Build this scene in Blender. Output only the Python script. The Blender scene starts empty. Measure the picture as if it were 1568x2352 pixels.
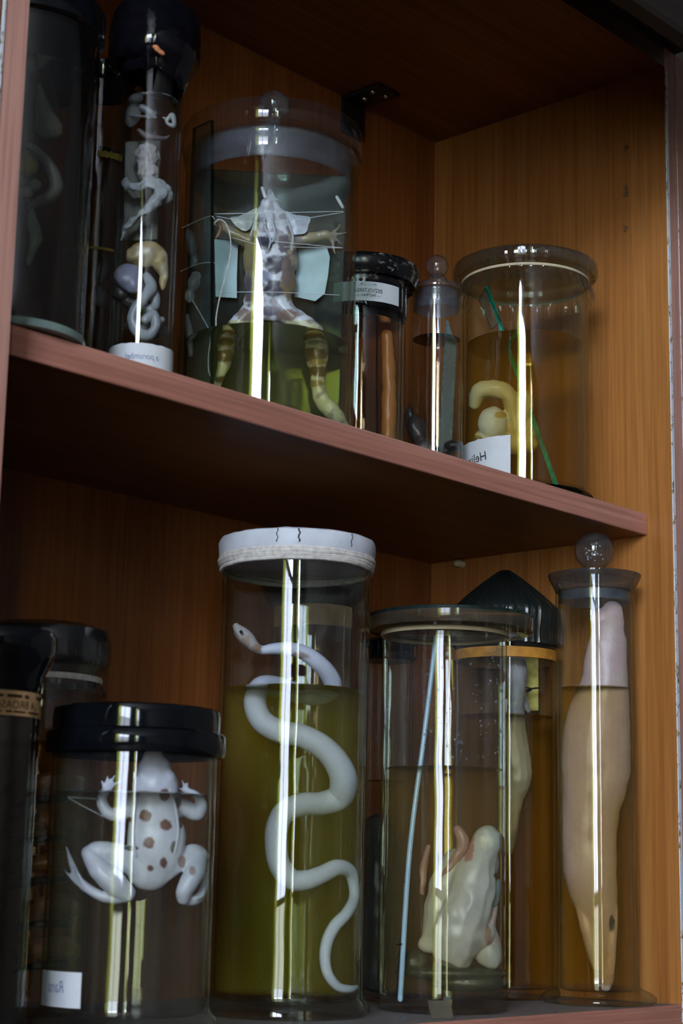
import bpy, bmesh, math, random
import numpy as np
from mathutils import Vector, Matrix, noise as mnoise
random.seed(7)
SC = bpy.context.scene
COL = SC.collection
# ------------------------------------------------------------------ camera
CAM = Vector((-1.22409, -0.77059, -0.28102))
YAW, PITCH, ROLL, FPX = math.radians(47.7935), math.radians(11.7204), math.radians(1.12746), 4064.34
fw = Vector((math.sin(YAW)*math.cos(PITCH), math.cos(YAW)*math.cos(PITCH), math.sin(PITCH)))
rt0 = Vector((math.cos(YAW), -math.sin(YAW), 0)); up0 = rt0.cross(fw)
rt = rt0*math.cos(ROLL) + up0*math.sin(ROLL); up = -rt0*math.sin(ROLL) + up0*math.cos(ROLL)
cd = bpy.data.cameras.new('camera'); cam = bpy.data.objects.new('camera', cd); COL.objects.link(cam)
m = Matrix((rt, up, -fw)).transposed().to_4x4(); m.translation = CAM; cam.matrix_world = m
cd.sensor_fit = 'HORIZONTAL'; cd.sensor_width = 36.0; cd.lens = FPX/1568*36.0; cd.clip_start = .01
cd.dof.use_dof = True; cd.dof.focus_distance = 1.36; cd.dof.aperture_fstop = 20
SC.camera = cam
# ------------------------------------------------------------------ view, world, render tuning
SC.view_settings.view_transform = 'Standard'; SC.view_settings.look = 'None'
SC.view_settings.gamma = 1.0; SC.view_settings.use_curve_mapping = False
SC.view_settings.exposure = 0.0
SC.cycles.transparent_max_bounces = 40; SC.cycles.max_bounces = 5; SC.cycles.glossy_bounces = 3
SC.cycles.diffuse_bounces = 2; SC.cycles.use_adaptive_sampling = True; SC.cycles.adaptive_threshold = .07; SC.cycles.volume_bounces = 0
SC.cycles.caustics_reflective = False; SC.cycles.caustics_refractive = False
SC.cycles.use_denoising = True; SC.cycles.sample_clamp_indirect = 6.0
W = bpy.data.worlds.new('world'); SC.world = W; W.use_nodes = True
W.node_tree.nodes['Background'].inputs[0].default_value = (.5, .62, .8, 1)
W.node_tree.nodes['Background'].inputs[1].default_value = .15
WINDOW_RADIANCE = 27.0
WINDOW_COLOR = (.71, .80, 1.0)

# ------------------------------------------------------------------ dimensions (metres)
ZL, ZU, ZT, D, E_, XL, T = -0.37035, 0.018, 0.40707, 0.22879, 0.02405, -0.66915, 0.018
FLOOR, CEIL = -1.45, 2.15

# ------------------------------------------------------------------ node helpers
def mat(name):
    mm = bpy.data.materials.new(name); mm.use_nodes = True
    nt = mm.node_tree
    for n in list(nt.nodes): nt.nodes.remove(n)
    out = nt.nodes.new('ShaderNodeOutputMaterial')
    return mm, nt, out
def N(nt, typ, **kw):
    n = nt.nodes.new(typ)
    for k, v in kw.items():
        if k in n.inputs: n.inputs[k].default_value = v
        else: setattr(n, k, v)
    return n
def L(nt, a, b): nt.links.new(a, b)
def c4(c): return (c[0], c[1], c[2], 1)
def ramp(nt, fac, stops):
    r = nt.nodes.new('ShaderNodeValToRGB'); e = r.color_ramp.elements
    while len(e) < len(stops): e.new(.5)
    for i, (p, c) in enumerate(stops): e[i].position = p; e[i].color = c4(c)
    L(nt, fac, r.inputs[0]); return r.outputs[0]
def coords(nt, scale=(1, 1, 1), loc=(0, 0, 0)):
    tc = nt.nodes.new('ShaderNodeTexCoord'); mp = N(nt, 'ShaderNodeMapping')
    mp.inputs['Scale'].default_value = scale; mp.inputs['Location'].default_value = loc
    L(nt, tc.outputs['Object'], mp.inputs[0]); return mp.outputs[0]
def noise(nt, vec, scale, detail=2, rough=.5):
    n = N(nt, 'ShaderNodeTexNoise'); n.inputs['Scale'].default_value = scale
    n.inputs['Detail'].default_value = detail; n.inputs['Roughness'].default_value = rough
    L(nt, vec, n.inputs['Vector']); return n.outputs['Fac']
def mixc(nt, fac, a, b, typ='MIX'):
    n = nt.nodes.new('ShaderNodeMix'); n.data_type = 'RGBA'; n.blend_type = typ
    for s, v in ((0, fac), (6, a), (7, b)):
        if hasattr(v, 'is_linked'): L(nt, v, n.inputs[s])
        else: n.inputs[s].default_value = v if s == 0 else c4(v)
    return n.outputs[2]
def mth(nt, op, a, b=None):
    n = nt.nodes.new('ShaderNodeMath'); n.operation = op
    for i, v in enumerate((a, b)):
        if v is None: continue
        if hasattr(v, 'is_linked'): L(nt, v, n.inputs[i])
        else: n.inputs[i].default_value = v
    return n.outputs[0]

def plain(name, color, rough=.5, spec=.5, metal=0, var=.15, vscale=60, bump=0, emis=None):
    mm, nt, out = mat(name); b = N(nt, 'ShaderNodeBsdfPrincipled')
    v = coords(nt); f = noise(nt, v, vscale, 3)
    dark = tuple(x*(1-var) for x in color); lite = tuple(min(1, x*(1+var)) for x in color)
    L(nt, ramp(nt, f, [(.3, dark), (.7, lite)]), b.inputs['Base Color'])
    b.inputs['Roughness'].default_value = rough; b.inputs['Specular IOR Level'].default_value = spec; b.inputs['Metallic'].default_value = metal
    if bump:
        bp = N(nt, 'ShaderNodeBump'); bp.inputs['Strength'].default_value = bump; bp.inputs['Distance'].default_value = .001
        L(nt, f, bp.inputs['Height']); L(nt, bp.outputs[0], b.inputs['Normal'])
    L(nt, b.outputs[0], out.inputs[0]); return mm

def wood(name, axis, base, dark, light, rough=.33, bump=.06, dust_sheen=None):
    """laminate oak; axis = grain direction"""
    mm, nt, out = mat(name); b = N(nt, 'ShaderNodeBsdfPrincipled')
    def sc(long, cross):
        return tuple(long if i == axis else cross for i in range(3))
    warp = coords(nt, sc(2.2, 9)); wf = noise(nt, warp, 1.0, 2)
    v1 = coords(nt, sc(1.0, 60)); g1 = noise(nt, v1, 1.0, 3, .6)
    v2 = coords(nt, sc(7, 330)); g2 = noise(nt, v2, 1.0, 3, .6)
    v3 = coords(nt, sc(16, 700)); g3 = noise(nt, v3, 1.0, 2, .6)
    cA = ramp(nt, g1, [(.30, dark), (.52, base), (.75, light)])
    cB = mixc(nt, ramp(nt, g2, [(.36, (.5, .5, .5)), (.58, (0, 0, 0))]), cA, tuple(x*.6 for x in dark))
    cC = mixc(nt, ramp(nt, g3, [(.55, (0, 0, 0)), (.72, (.35, .35, .35))]), cB, light)
    cD = mixc(nt, .5, cC, ramp(nt, wf, [(.3, (.72, .70, .66)), (.7, (1, 1, 1))]), 'MULTIPLY')
    if dust_sheen:
        dn = noise(nt, coords(nt), 35, 4, .6)
        cD = mixc(nt, ramp(nt, dn, [(.25, (.55,)*3), (.75, (.95,)*3)]), cD, dust_sheen)
    L(nt, cD, b.inputs['Base Color'])
    b.inputs['Roughness'].default_value = rough; b.inputs['Specular IOR Level'].default_value = .4
    bp = N(nt, 'ShaderNodeBump'); bp.inputs['Strength'].default_value = bump; bp.inputs['Distance'].default_value = .001
    L(nt, g2, bp.inputs['Height']); L(nt, bp.outputs[0], b.inputs['Normal'])
    L(nt, b.outputs[0], out.inputs[0]); return mm

def facing(nt):
    """1-|cos| between the view ray and the surface"""
    g = nt.nodes.new('ShaderNodeNewGeometry'); d = nt.nodes.new('ShaderNodeVectorMath'); d.operation = 'DOT_PRODUCT'
    L(nt, g.outputs['Normal'], d.inputs[0]); L(nt, g.outputs['Incoming'], d.inputs[1])
    return mth(nt, 'SUBTRACT', 1.0, mth(nt, 'ABSOLUTE', d.outputs['Value']))

def glass(name, tint=(.97, .985, .98), edge=(.62, .74, .68), f0=.045, rough=.012, haze=.0, haze_col=(.75, .82, .9), haze_scale=(60, 60, 9), haze_pos=.5):
    """clear glass as a thin Fresnel layer: light passes straight through, grazing angles go through more (greenish) glass"""
    mm, nt, out = mat(name)
    fc = facing(nt)
    p5 = mth(nt, 'POWER', fc, 5.0); fr = mth(nt, 'ADD', mth(nt, 'MULTIPLY', p5, .75), f0)
    tr = N(nt, 'ShaderNodeBsdfTransparent'); L(nt, mixc(nt, mth(nt, 'POWER', fc, 3.0), tint, edge), tr.inputs[0])
    gl = N(nt, 'ShaderNodeBsdfGlossy'); gl.inputs['Roughness'].default_value = rough
    base = tr.outputs[0]
    if haze > 0:
        df = N(nt, 'ShaderNodeBsdfDiffuse'); df.inputs[0].default_value = c4(haze_col)
        hn = noise(nt, coords(nt, haze_scale), 1.0, 4, .65)
        hf = ramp(nt, hn, [(haze_pos-.2, (haze*.25,)*3), (haze_pos+.25, (haze,)*3)])
        mx0 = N(nt, 'ShaderNodeMixShader'); L(nt, hf, mx0.inputs[0]); L(nt, base, mx0.inputs[1]); L(nt, df.outputs[0], mx0.inputs[2]); base = mx0.outputs[0]
    mx = N(nt, 'ShaderNodeMixShader'); L(nt, fr, mx.inputs[0]); L(nt, base, mx.inputs[1]); L(nt, gl.outputs[0], mx.inputs[2])
    L(nt, mx.outputs[0], out.inputs[0]); return mm

def liquid(name, color, density, scatter, scol):
    """preserving fluid: absorbing volume, scatter raised to stand in for light gathered by refraction"""
    mm, nt, out = mat(name)
    tr = N(nt, 'ShaderNodeBsdfTransparent'); tr.inputs[0].default_value = (1, 1, 1, 1)
    L(nt, tr.outputs[0], out.inputs[0]); fluid_volume(nt, out, color, density, scatter, scol)
    return mm
def fluid_volume(nt, out, color, density, scatter, scol):
    ab = N(nt, 'ShaderNodeVolumeAbsorption'); ab.inputs[0].default_value = c4(color); ab.inputs[1].default_value = density
    vol = ab.outputs[0]
    if scatter > 0:  # scatter imitates the glow of refracted window light in the fluid
        vs = N(nt, 'ShaderNodeVolumeScatter'); vs.inputs[0].default_value = c4(scol); vs.inputs[1].default_value = scatter
        ad = N(nt, 'ShaderNodeAddShader'); L(nt, vol, ad.inputs[0]); L(nt, vs.outputs[0], ad.inputs[1]); vol = ad.outputs[0]
    L(nt, vol, out.inputs['Volume'])
def liquid_top(name, *vol):
    mm, nt, out = mat(name)
    fr = N(nt, 'ShaderNodeFresnel', IOR=1.34)
    tr = N(nt, 'ShaderNodeBsdfTransparent'); gl = N(nt, 'ShaderNodeBsdfGlossy'); gl.inputs['Roughness'].default_value = .02
    mx = N(nt, 'ShaderNodeMixShader'); L(nt, mth(nt, 'MINIMUM', fr.outputs[0], .85), mx.inputs[0]); L(nt, tr.outputs[0], mx.inputs[1]); L(nt, gl.outputs[0], mx.inputs[2])
    L(nt, mx.outputs[0], out.inputs[0]); fluid_volume(nt, out, *vol)
    return mm

def flesh(name, rough=.32, vscale=250, var=.10, bump=.25, tint=(1, 1, 1)):
    """specimen skin: colour attribute 'Col' times fine mottling"""
    mm, nt, out = mat(name); b = N(nt, 'ShaderNodeBsdfPrincipled')
    at_ = N(nt, 'ShaderNodeVertexColor'); at_.layer_name = 'Col'
    f = noise(nt, coords(nt), vscale, 4, .65)
    L(nt, mixc(nt, 1.0, at_.outputs[0], ramp(nt, f, [(.3, tuple(t*(1-var) for t in tint)), (.7, tint)]), 'MULTIPLY'), b.inputs['Base Color'])
    b.inputs['Roughness'].default_value = rough; b.inputs['Specular IOR Level'].default_value = .45
    bp = N(nt, 'ShaderNodeBump'); bp.inputs['Strength'].default_value = bump; bp.inputs['Distance'].default_value = .0008
    L(nt, f, bp.inputs['Height']); L(nt, bp.outputs[0], b.inputs['Normal'])
    L(nt, b.outputs[0], out.inputs[0]); return mm

def film(name, tint=(.96, .97, .97), haze=.012, f0=.12, rough=.03):
    return glass(name, tint=tint, edge=(.55, .6, .6), f0=f0, rough=rough, haze=haze, haze_col=(.75, .8, .85), haze_scale=(50, 50, 50))

# ------------------------------------------------------------------ mesh helpers
def finish(name, verts, faces, mats, parent=None, smooth=True, angle=40, mi=None, origin=None, cols=None):
    me = bpy.data.meshes.new(name)
    off = Vector((0, 0, 0))
    if parent is not None:
        p = parent
        while p is not None: off += p.location; p = p.parent
    loc = Vector((0, 0, 0))
    if origin is not None: loc = Vector(origin) - off
    vs = [tuple(Vector(v) - off - loc) for v in verts]
    me.from_pydata(vs, [], faces); me.validate(); me.update()
    for mm in (mats if isinstance(mats, (list, tuple)) else [mats]): me.materials.append(mm)
    if mi: me.polygons.foreach_set('material_index', mi[:len(me.polygons)])
    if smooth:
        me.polygons.foreach_set('use_smooth', [True]*len(me.polygons))
        try: me.set_sharp_from_angle(angle=math.radians(angle))
        except Exception: pass
    if cols is not None:
        ca = me.color_attributes.new('Col', 'FLOAT_COLOR', 'POINT')
        ca.data.foreach_set('color', np.array([(c[0], c[1], c[2], 1) for c in cols], dtype=np.float32).ravel())
    o = bpy.data.objects.new(name, me); COL.objects.link(o); o.location = loc
    if parent is not None: o.parent = parent
    return o
def empty(name, loc, label=None, cat=None, group=None):
    o = bpy.data.objects.new(name, None); COL.objects.link(o); o.location = loc; o.empty_display_size = .02
    return tag(o, label, cat, group)
def tag(o, label=None, cat=None, group=None, kind=None):
    if label: o['label'] = label
    if cat: o['category'] = cat
    if group: o['group'] = group
    if kind: o['kind'] = kind
    return o
BOXF = [(0, 1, 3, 2), (4, 6, 7, 5), (0, 4, 5, 1), (2, 3, 7, 6), (0, 2, 6, 4), (1, 5, 7, 3)]
def boxv(a, b):
    return [(x, y, z) for x in (a[0], b[0]) for y in (a[1], b[1]) for z in (a[2], b[2])]
def box(name, a, b, mats, parent=None, bev=0, origin=None, mi=None):
    if not bev: return finish(name, boxv(a, b), BOXF, mats, parent, smooth=False, origin=origin, mi=mi)
    bm = bmesh.new(); vs = [bm.verts.new(v) for v in boxv(a, b)]
    for f in BOXF: bm.faces.new([vs[i] for i in f])
    bmesh.ops.recalc_face_normals(bm, faces=bm.faces)
    bmesh.ops.bevel(bm, geom=bm.edges[:], offset=bev, segments=2, affect='EDGES', profile=.5)
    v = [tuple(x.co) for x in bm.verts]; bm.verts.index_update(); f = [[q.index for q in p.verts] for p in bm.faces]; bm.free()
    return finish(name, v, f, mats, parent, smooth=True, angle=35, origin=origin)
def lathe(profile, cx, cy, n=72, mod=None, closed=True):
    """revolve (r,z) about the vertical through cx,cy; r==0 ends close to a point"""
    verts, faces, rows = [], [], []
    for i, (r, z) in enumerate(profile):
        if r < 1e-7: verts.append((cx, cy, z)); rows.append([len(verts)-1]*n); continue
        row = []
        for k in range(n):
            a = 2*math.pi*k/n; rr, zz = (r, z) if mod is None else mod(a, i, r, z)
            verts.append((cx+rr*math.cos(a), cy+rr*math.sin(a), zz)); row.append(len(verts)-1)
        rows.append(row)
    for i in range(len(rows)-1):
        A, B = rows[i], rows[i+1]
        for k in range(n):
            k2 = (k+1) % n; q = [A[k], A[k2], B[k2], B[k]]; q2 = []
            for x in q:
                if x not in q2: q2.append(x)
            if len(q2) > 2: faces.append(q2)
    return verts, faces
def catmull(pts, per=8):
    out = []; P = [np.array(p, float) for p in pts]; P = [2*P[0]-P[1]] + P + [2*P[-1]-P[-2]]
    for i in range(1, len(P)-2):
        p0, p1, p2, p3 = P[i-1:i+3]
        for s in range(per):
            t = s/per
            out.append(.5*((2*p1)+(-p0+p2)*t+(2*p0-5*p1+4*p2-p3)*t*t+(-p0+3*p1-3*p2+p3)*t**3))
    out.append(P[-2]); return out
def tube(pts, radii, n=12, per=6, flat=None):
    """swept tube with round caps; pts 3D, radii per point"""
    q = catmull([list(p)+[r] for p, r in zip(pts, radii)], per)
    C = [Vector(x[:3]) for x in q]; R = [max(1e-5, float(x[3])) for x in q]
    # round the ends
    t0 = (C[0]-C[1]).normalized(); t1 = (C[-1]-C[-2]).normalized()
    C = [C[0]+t0*R[0]*.9, C[0]+t0*R[0]*.6] + C + [C[-1]+t1*R[-1]*.6, C[-1]+t1*R[-1]*.9]
    R = [R[0]*.35, R[0]*.8] + R + [R[-1]*.8, R[-1]*.35]
    verts, faces = [], []
    tan = (C[1]-C[0]).normalized(); nrm = tan.orthogonal().normalized()
    for i in range(len(C)):
        a = C[max(0, i-1)]; b = C[min(len(C)-1, i+1)]; tn = (b-a)
        if tn.length > 1e-9: tan = tn.normalized()
        nrm = (nrm - tan*nrm.dot(tan));
        nrm = nrm.normalized() if nrm.length > 1e-6 else tan.orthogonal().normalized()
        bn = tan.cross(nrm)
        for k in range(n):
            ang = 2*math.pi*k/n
            verts.append(tuple(C[i]+nrm*R[i]*math.cos(ang)+bn*R[i]*math.sin(ang)))
    for i in range(len(C)-1):
        for k in range(n):
            k2 = (k+1) % n; faces.append([i*n+k, i*n+k2, (i+1)*n+k2, (i+1)*n+k])
    faces.append(list(range(n))[::-1]); faces.append([(len(C)-1)*n+k for k in range(n)])
    return verts, faces
def ellipsoid(c, ax, rad, nu=20, nv=12):
    verts, faces = [], []; c = Vector(c)
    for j in range(nv+1):
        th = math.pi*j/nv
        for i in range(nu):
            ph = 2*math.pi*i/nu
            verts.append(tuple(c + ax[0]*rad[0]*math.sin(th)*math.cos(ph) + ax[1]*rad[1]*math.sin(th)*math.sin(ph) + ax[2]*rad[2]*math.cos(th)))
    for j in range(nv):
        for i in range(nu):
            i2 = (i+1) % nu; a, b, d, e = j*nu+i, j*nu+i2, (j+1)*nu+i2, (j+1)*nu+i
            if j == 0: faces.append([a, d, e])
            elif j == nv-1: faces.append([a, b, e])
            else: faces.append([a, b, d, e])
    return verts, faces
def join(parts):
    V, F = [], []
    for v, f in parts:
        o = len(V); V += list(v); F += [[i+o for i in q] for q in f]
    return V, F
def remesh(parts, voxel=.0007, smooth=6):
    """one continuous skin around overlapping closed shapes"""
    v, f = join(parts)
    me = bpy.data.meshes.new('tmp'); me.from_pydata([tuple(x) for x in v], [], f); me.update()
    bm = bmesh.new(); bm.from_mesh(me); bmesh.ops.remove_doubles(bm, verts=bm.verts, dist=1e-6); bmesh.ops.recalc_face_normals(bm, faces=bm.faces); bm.to_mesh(me); bm.free()
    o = bpy.data.objects.new('tmp', me); COL.objects.link(o)
    r = o.modifiers.new('r', 'REMESH'); r.mode = 'VOXEL'; r.voxel_size = voxel
    s = o.modifiers.new('s', 'SMOOTH'); s.iterations = smooth; s.factor = .5
    dg = bpy.context.evaluated_depsgraph_get(); ev = o.evaluated_get(dg); em = ev.to_mesh()
    V = [tuple(x.co) for x in em.vertices]; F = [list(p.vertices) for p in em.polygons]
    ev.to_mesh_clear(); bpy.data.objects.remove(o); bpy.data.meshes.remove(me)
    return V, F
def jitter(V, amp, freq, seed=0):
    out = []
    for v in V:
        p = Vector(v)*freq + Vector((seed*7.3, seed*3.1, seed)); d = mnoise.noise_vector(p)
        out.append(tuple(Vector(v)+d*amp))
    return out

# ------------------------------------------------------------------ where the jars stand: axis X, axis Y, glass radius
J = {'U1': (-.6243, .0370, .0436), 'U2': (-.5156, .0450, .0197), 'U3': (-.3861, .0620, .0607), 'U4': (-.2411, .1050, .0352),
     'U5': (-.1785, .0800, .0216), 'U6': (-.0976, .0520, .0510), 'UB': (-.4881, .1300, .0225),
     'L1': (-.6197, .0350, .0245), 'L1b': (-.4775, .1750, .0386), 'L2': (-.5104, .0400, .0494), 'L3': (-.3392, .0732, .0516),
     'L4': (-.2149, .0398, .0458), 'L5': (-.0540, .1050, .0416), 'L6': (-.0472, .0210, .0313), 'L7': (-.1740, .1292, .0203), 'L8': (-.2060, .1800, .0329)}
def frame(k):
    """horizontal axes of a jar seen from the front: across, towards the viewer; and metres per photo pixel"""
    X, Y, R = J[k]; n = Vector((CAM.x-X, CAM.y-Y, 0)).normalized(); a = Vector((-n.y, n.x, 0))
    if a.dot(rt) < 0: a = -a
    return a, n
def zr(k, row, w=0.):
    """height on the jar's front-facing axis (shifted w towards the viewer) at a photo row"""
    X, Y, R = J[k]; a, n = frame(k); d0 = Vector((X, Y, 0)) + n*w - CAM; kk = (1176-row)/FPX
    return (kk*d0.dot(fw) - d0.dot(up))/(up.z - kk*fw.z)
def at(k, px, py, w=0.):
    X, Y, R = J[k]; a, n = frame(k); P0 = Vector((X, Y, 0)) + n*w
    d = fw + rt*((px-784)/FPX) - up*((py-1176)/FPX)
    t = (P0-CAM).dot(n)/d.dot(n); return CAM + d*t
def mpp(k, w=0.):
    X, Y, R = J[k]; a, n = frame(k)
    return (Vector((X, Y, -.1)) + n*w - CAM).dot(fw)/FPX
def inside(k, P, margin):
    """keep a point inside the glass"""
    X, Y, R = J[k]; d = Vector((P.x-X, P.y-Y)); lim = R-.0032-margin
    if d.length > lim and lim > 0: d = d*(lim/d.length)
    return Vector((X+d.x, Y+d.y, P.z))
def cr(x0, y0, s):
    """converter from a crop's coordinates to photo pixels"""
    return lambda x, y: (x0+x*s, y0+y*s)
def El(k, px, py, rx, ry, rot=0, rd=None, w=0.):
    a, n = frame(k); s = mpp(k, w); c = math.cos(math.radians(rot)); sn = math.sin(math.radians(rot)); z = Vector((0, 0, 1))
    ax = [a*c - z*sn, a*sn + z*c, n]; rd = min(rx, ry) if rd is None else rd
    return ellipsoid(at(k, px, py, w), ax, (rx*s, ry*s, rd*s))
def Tu(k, pts, per=6, n=12, keep=True):
    """pts: (px,py,width_px,w)"""
    P, Rr = [], []
    for px, py, wd, w in pts:
        s = mpp(k, w); r = wd*.5*s; p = at(k, px, py, w)
        if keep: p = inside(k, p, r)
        P.append(p); Rr.append(r)
    return tube(P, Rr, n, per)
def proj(P):
    d = Vector(P)-CAM; z = d.dot(fw); return 784+FPX*d.dot(rt)/z, 1176-FPX*d.dot(up)/z

# ------------------------------------------------------------------ materials
M = {}
OAK = ((.50, .20, .054), (.41, .15, .036), (.58, .26, .08))
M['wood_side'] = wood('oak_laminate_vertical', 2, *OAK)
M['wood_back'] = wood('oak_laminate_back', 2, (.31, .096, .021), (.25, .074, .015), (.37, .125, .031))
M['wood_shaded'] = wood('oak_laminate_shaded', 0, (.28, .115, .036), (.20, .07, .02), (.34, .15, .055), rough=.45)  # same oak laminate, darkened so underside shade sits in the colour
M['wood_edge'] = wood('oak_edging', 0, (.60, .26, .20), (.46, .175, .12), (.68, .34, .28), rough=.4)
M['wood_edge_v'] = wood('oak_edging_vertical', 2, (.66, .34, .28), (.54, .25, .20), (.74, .42, .36), rough=.4)
M['wood_dust_sheen'] = wood('dust_sheen_shelf_top', 0, (.3, .16, .08), (.2, .1, .04), (.4, .24, .12), rough=.5, dust_sheen=(.22, .22, .24))  # grey covers dust and a painted bluish sheen of reflected sky
M['wood_dark'] = wood('dark_moulding', 0, (.16, .09, .05), (.1, .05, .03), (.2, .12, .07), rough=.4)
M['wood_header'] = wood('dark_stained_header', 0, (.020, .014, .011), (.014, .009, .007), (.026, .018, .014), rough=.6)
M['black'] = plain('black_plastic', (.004, .005, .007), .07, .35, var=.3)
M['wax'] = plain('black_sealing_wax', (.004, .004, .006), .08, .4, var=.3, vscale=120, bump=.35)
M['metal'] = plain('black_metal', (.01, .01, .01), .4, .4)
M['screw'] = plain('steel_screw', (.5, .5, .5), .25, .5, 1)
M['paper'] = plain('white_paper', (.72, .74, .76), .7, .2, var=.06, vscale=40)
M['paper_tan'] = plain('tan_paper', (.5, .3, .14), .7, .2, var=.18, vscale=90)
M['paper_yellow'] = plain('yellowed_paper', (.72, .60, .16), .7, .2, var=.3, vscale=130)
M['paper_dull'] = plain('dull_yellow_paper', (.22, .17, .03), .7, .2, var=.3, vscale=130)
M['ink'] = plain('dark_ink', (.03, .03, .035), .7, .1)
M['ink_brown'] = plain('brown_ink', (.06, .03, .018), .7, .1)
M['ink_blue'] = plain('faint_blue_ink', (.22, .27, .42), .7, .1)
M['rubber'] = plain('cream_rubber', (.62, .52, .34), .5, .3)
M['putty'] = plain('white_putty', (.66, .69, .76), .5, .3, var=.10, vscale=55, bump=.15)
M['cord'] = plain('white_string', (.68, .64, .60), .7, .2, var=.2, vscale=300)
M['thread'] = plain('white_thread', (.72, .74, .76), .6, .2)
M['cotton'] = plain('pale_blue_card', (.50, .66, .68), .6, .3, var=.12, vscale=70)
M['flesh'] = flesh('preserved_skin')
M['flesh_matte'] = flesh('preserved_skin_matte', rough=.5, var=.16, vscale=160, bump=.5)
M['scales'] = flesh('snake_skin', rough=.45, vscale=900, var=.12, bump=.35)
M['glass'] = glass('clear_glass')
M['glass_clean'] = glass('clean_glass')
M['glass_misty'] = glass('misty_glass', haze=.05, haze_col=(.62, .72, .85), haze_scale=(30, 30, 14), haze_pos=.52)
M['glass_lid'] = glass('lid_glass', haze=.012, haze_col=(.62, .72, .85), haze_scale=(30, 30, 14), haze_pos=.52)
M['glass_streak'] = glass('streaked_glass', haze=.016, haze_col=(.6, .66, .75), haze_scale=(170, 170, 5), haze_pos=.60)
M['glass_smoky'] = glass('smoky_glass', tint=(.80, .82, .78), edge=(.35, .4, .36), haze=.006)
M['glass_green'] = glass('green_glass_edge', tint=(.25, .55, .45), edge=(.1, .3, .25), f0=.07)
M['glass_darkgreen'] = glass('dark_green_glass_edge', tint=(.06, .16, .14), edge=(.02, .08, .07), f0=.06)
M['glass_pale'] = glass('pale_glass_sheet', tint=(.90, .95, .93), edge=(.6, .75, .7), f0=.05, haze=.06, haze_scale=(60, 60, 60))
M['glass_knob'] = glass('solid_glass_knob', tint=(.86, .88, .9), edge=(.25, .27, .3), f0=.08, rough=.03, haze=.05, haze_scale=(160, 160, 160))
M['film'] = film('plastic_film'); M['film_dark'] = film('dusty_plastic_film', tint=(.85, .86, .88), haze=.05, f0=.10, rough=.10)
def liq(key, *vol):
    M['liq_'+key] = liquid('fluid_'+key, *vol); M['top_'+key] = liquid_top('fluid_surface_'+key, *vol)
liq('dark', (.62, .40, .10), 20, 0, (1, 1, 1))
liq('dim', (.70, .54, .25), 8, 0, (.7, .6, .3))
liq('smoke', (.6, .6, .42), 12, 0, (1, 1, 1))
liq('yellow', (.99, .91, .05), 9, 6.5, (.95, .78, .06))
liq('olive', (.92, .88, .2), 11, 2.5, (.9, .86, .3))
liq('pale', (.90, .90, .55), 7, .5, (.9, .9, .5))
liq('amber', (.995, .76, .05), 30, 6.0, (.97, .62, .12))
liq('gold', (.995, .73, .05), 42, 11, (.97, .60, .10))
liq('straw', (.99, .80, .1), 15, 4.0, (.97, .66, .2))
liq('brown', (.94, .5, .08), 14, 1.6, (.9, .5, .1))

# ================================================================== the room and its windows (behind the viewer)
RX0, RX1, RY0, RY1 = -4.6, 2.6, -6.4, D+T+.004
wall_m = plain('painted_plaster', (.17, .15, .13), .8, .2, var=.05, vscale=3)
floor_m = wood('floor_boards', 1, (.07, .04, .02), (.045, .025, .012), (.09, .055, .03), rough=.4)
ceil_m = plain('ceiling_paint', (.3, .29, .28), .8, .2, var=.04, vscale=3)
frame_m = plain('white_window_paint', (.7, .7, .68), .4, .4, var=.06)
WIN = [(-3.33, -1.72), (-5.05, -4.32)]; WZ0, WZ1 = -.80, 1.95
def day(name, color=WINDOW_COLOR, k_=1.0):
    mm, nt, out = mat(name); e = N(nt, 'ShaderNodeEmission')
    e.inputs[0].default_value = c4(color); e.inputs[1].default_value = WINDOW_RADIANCE*k_
    L(nt, e.outputs[0], out.inputs[0]); return mm
lawn_m = day('garden_seen_through_pane', (.80, .86, .72), .28); low_m = day('low_sky_pane', (.73, .81, 1.0), .56); high_m = day('high_sky_pane', (.70, .79, 1.0), 1.6)
cm, cnt, cout = mat('yellow_green_curtain')
ct = N(cnt, 'ShaderNodeBsdfTranslucent'); ct.inputs[0].default_value = (.80, .84, .16, 1)
cdf = N(cnt, 'ShaderNodeBsdfDiffuse'); cdf.inputs[0].default_value = (.5, .5, .12, 1)
cmx = N(cnt, 'ShaderNodeMixShader'); cmx.inputs[0].default_value = .15
L(cnt, ct.outputs[0], cmx.inputs[1]); L(cnt, cdf.outputs[0], cmx.inputs[2]); L(cnt, cmx.outputs[0], cout.inputs[0])
tag(box('floor', (RX0, RY0, FLOOR-.1), (RX1, RY1, FLOOR), floor_m), kind='structure')
tag(box('ceiling', (RX0, RY0, CEIL), (RX1, RY1, CEIL+.1), ceil_m), kind='structure')
tag(box('wall_back', (RX0, RY1, FLOOR), (RX1, RY1+.1, CEIL), wall_m), kind='structure')
tag(box('wall_front', (RX0, RY0-.1, FLOOR), (RX1, RY0, CEIL), wall_m), kind='structure')
tag(box('wall_right', (RX1, RY0, FLOOR), (RX1+.1, RY1, CEIL), wall_m), kind='structure')
segs = [(boxv((RX0-.2, RY0, FLOOR), (RX0, RY1, WZ0)), BOXF), (boxv((RX0-.2, RY0, WZ1), (RX0, RY1, CEIL)), BOXF)]
ys = [RY0] + [v for a in sorted(WIN) for v in a] + [RY1]
for i in range(0, len(ys), 2): segs.append((boxv((RX0-.2, ys[i], WZ0), (RX0, ys[i+1], WZ1)), BOXF))
v, f = join(segs); tag(finish('wall_left', v, f, wall_m, smooth=False), kind='structure')
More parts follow.
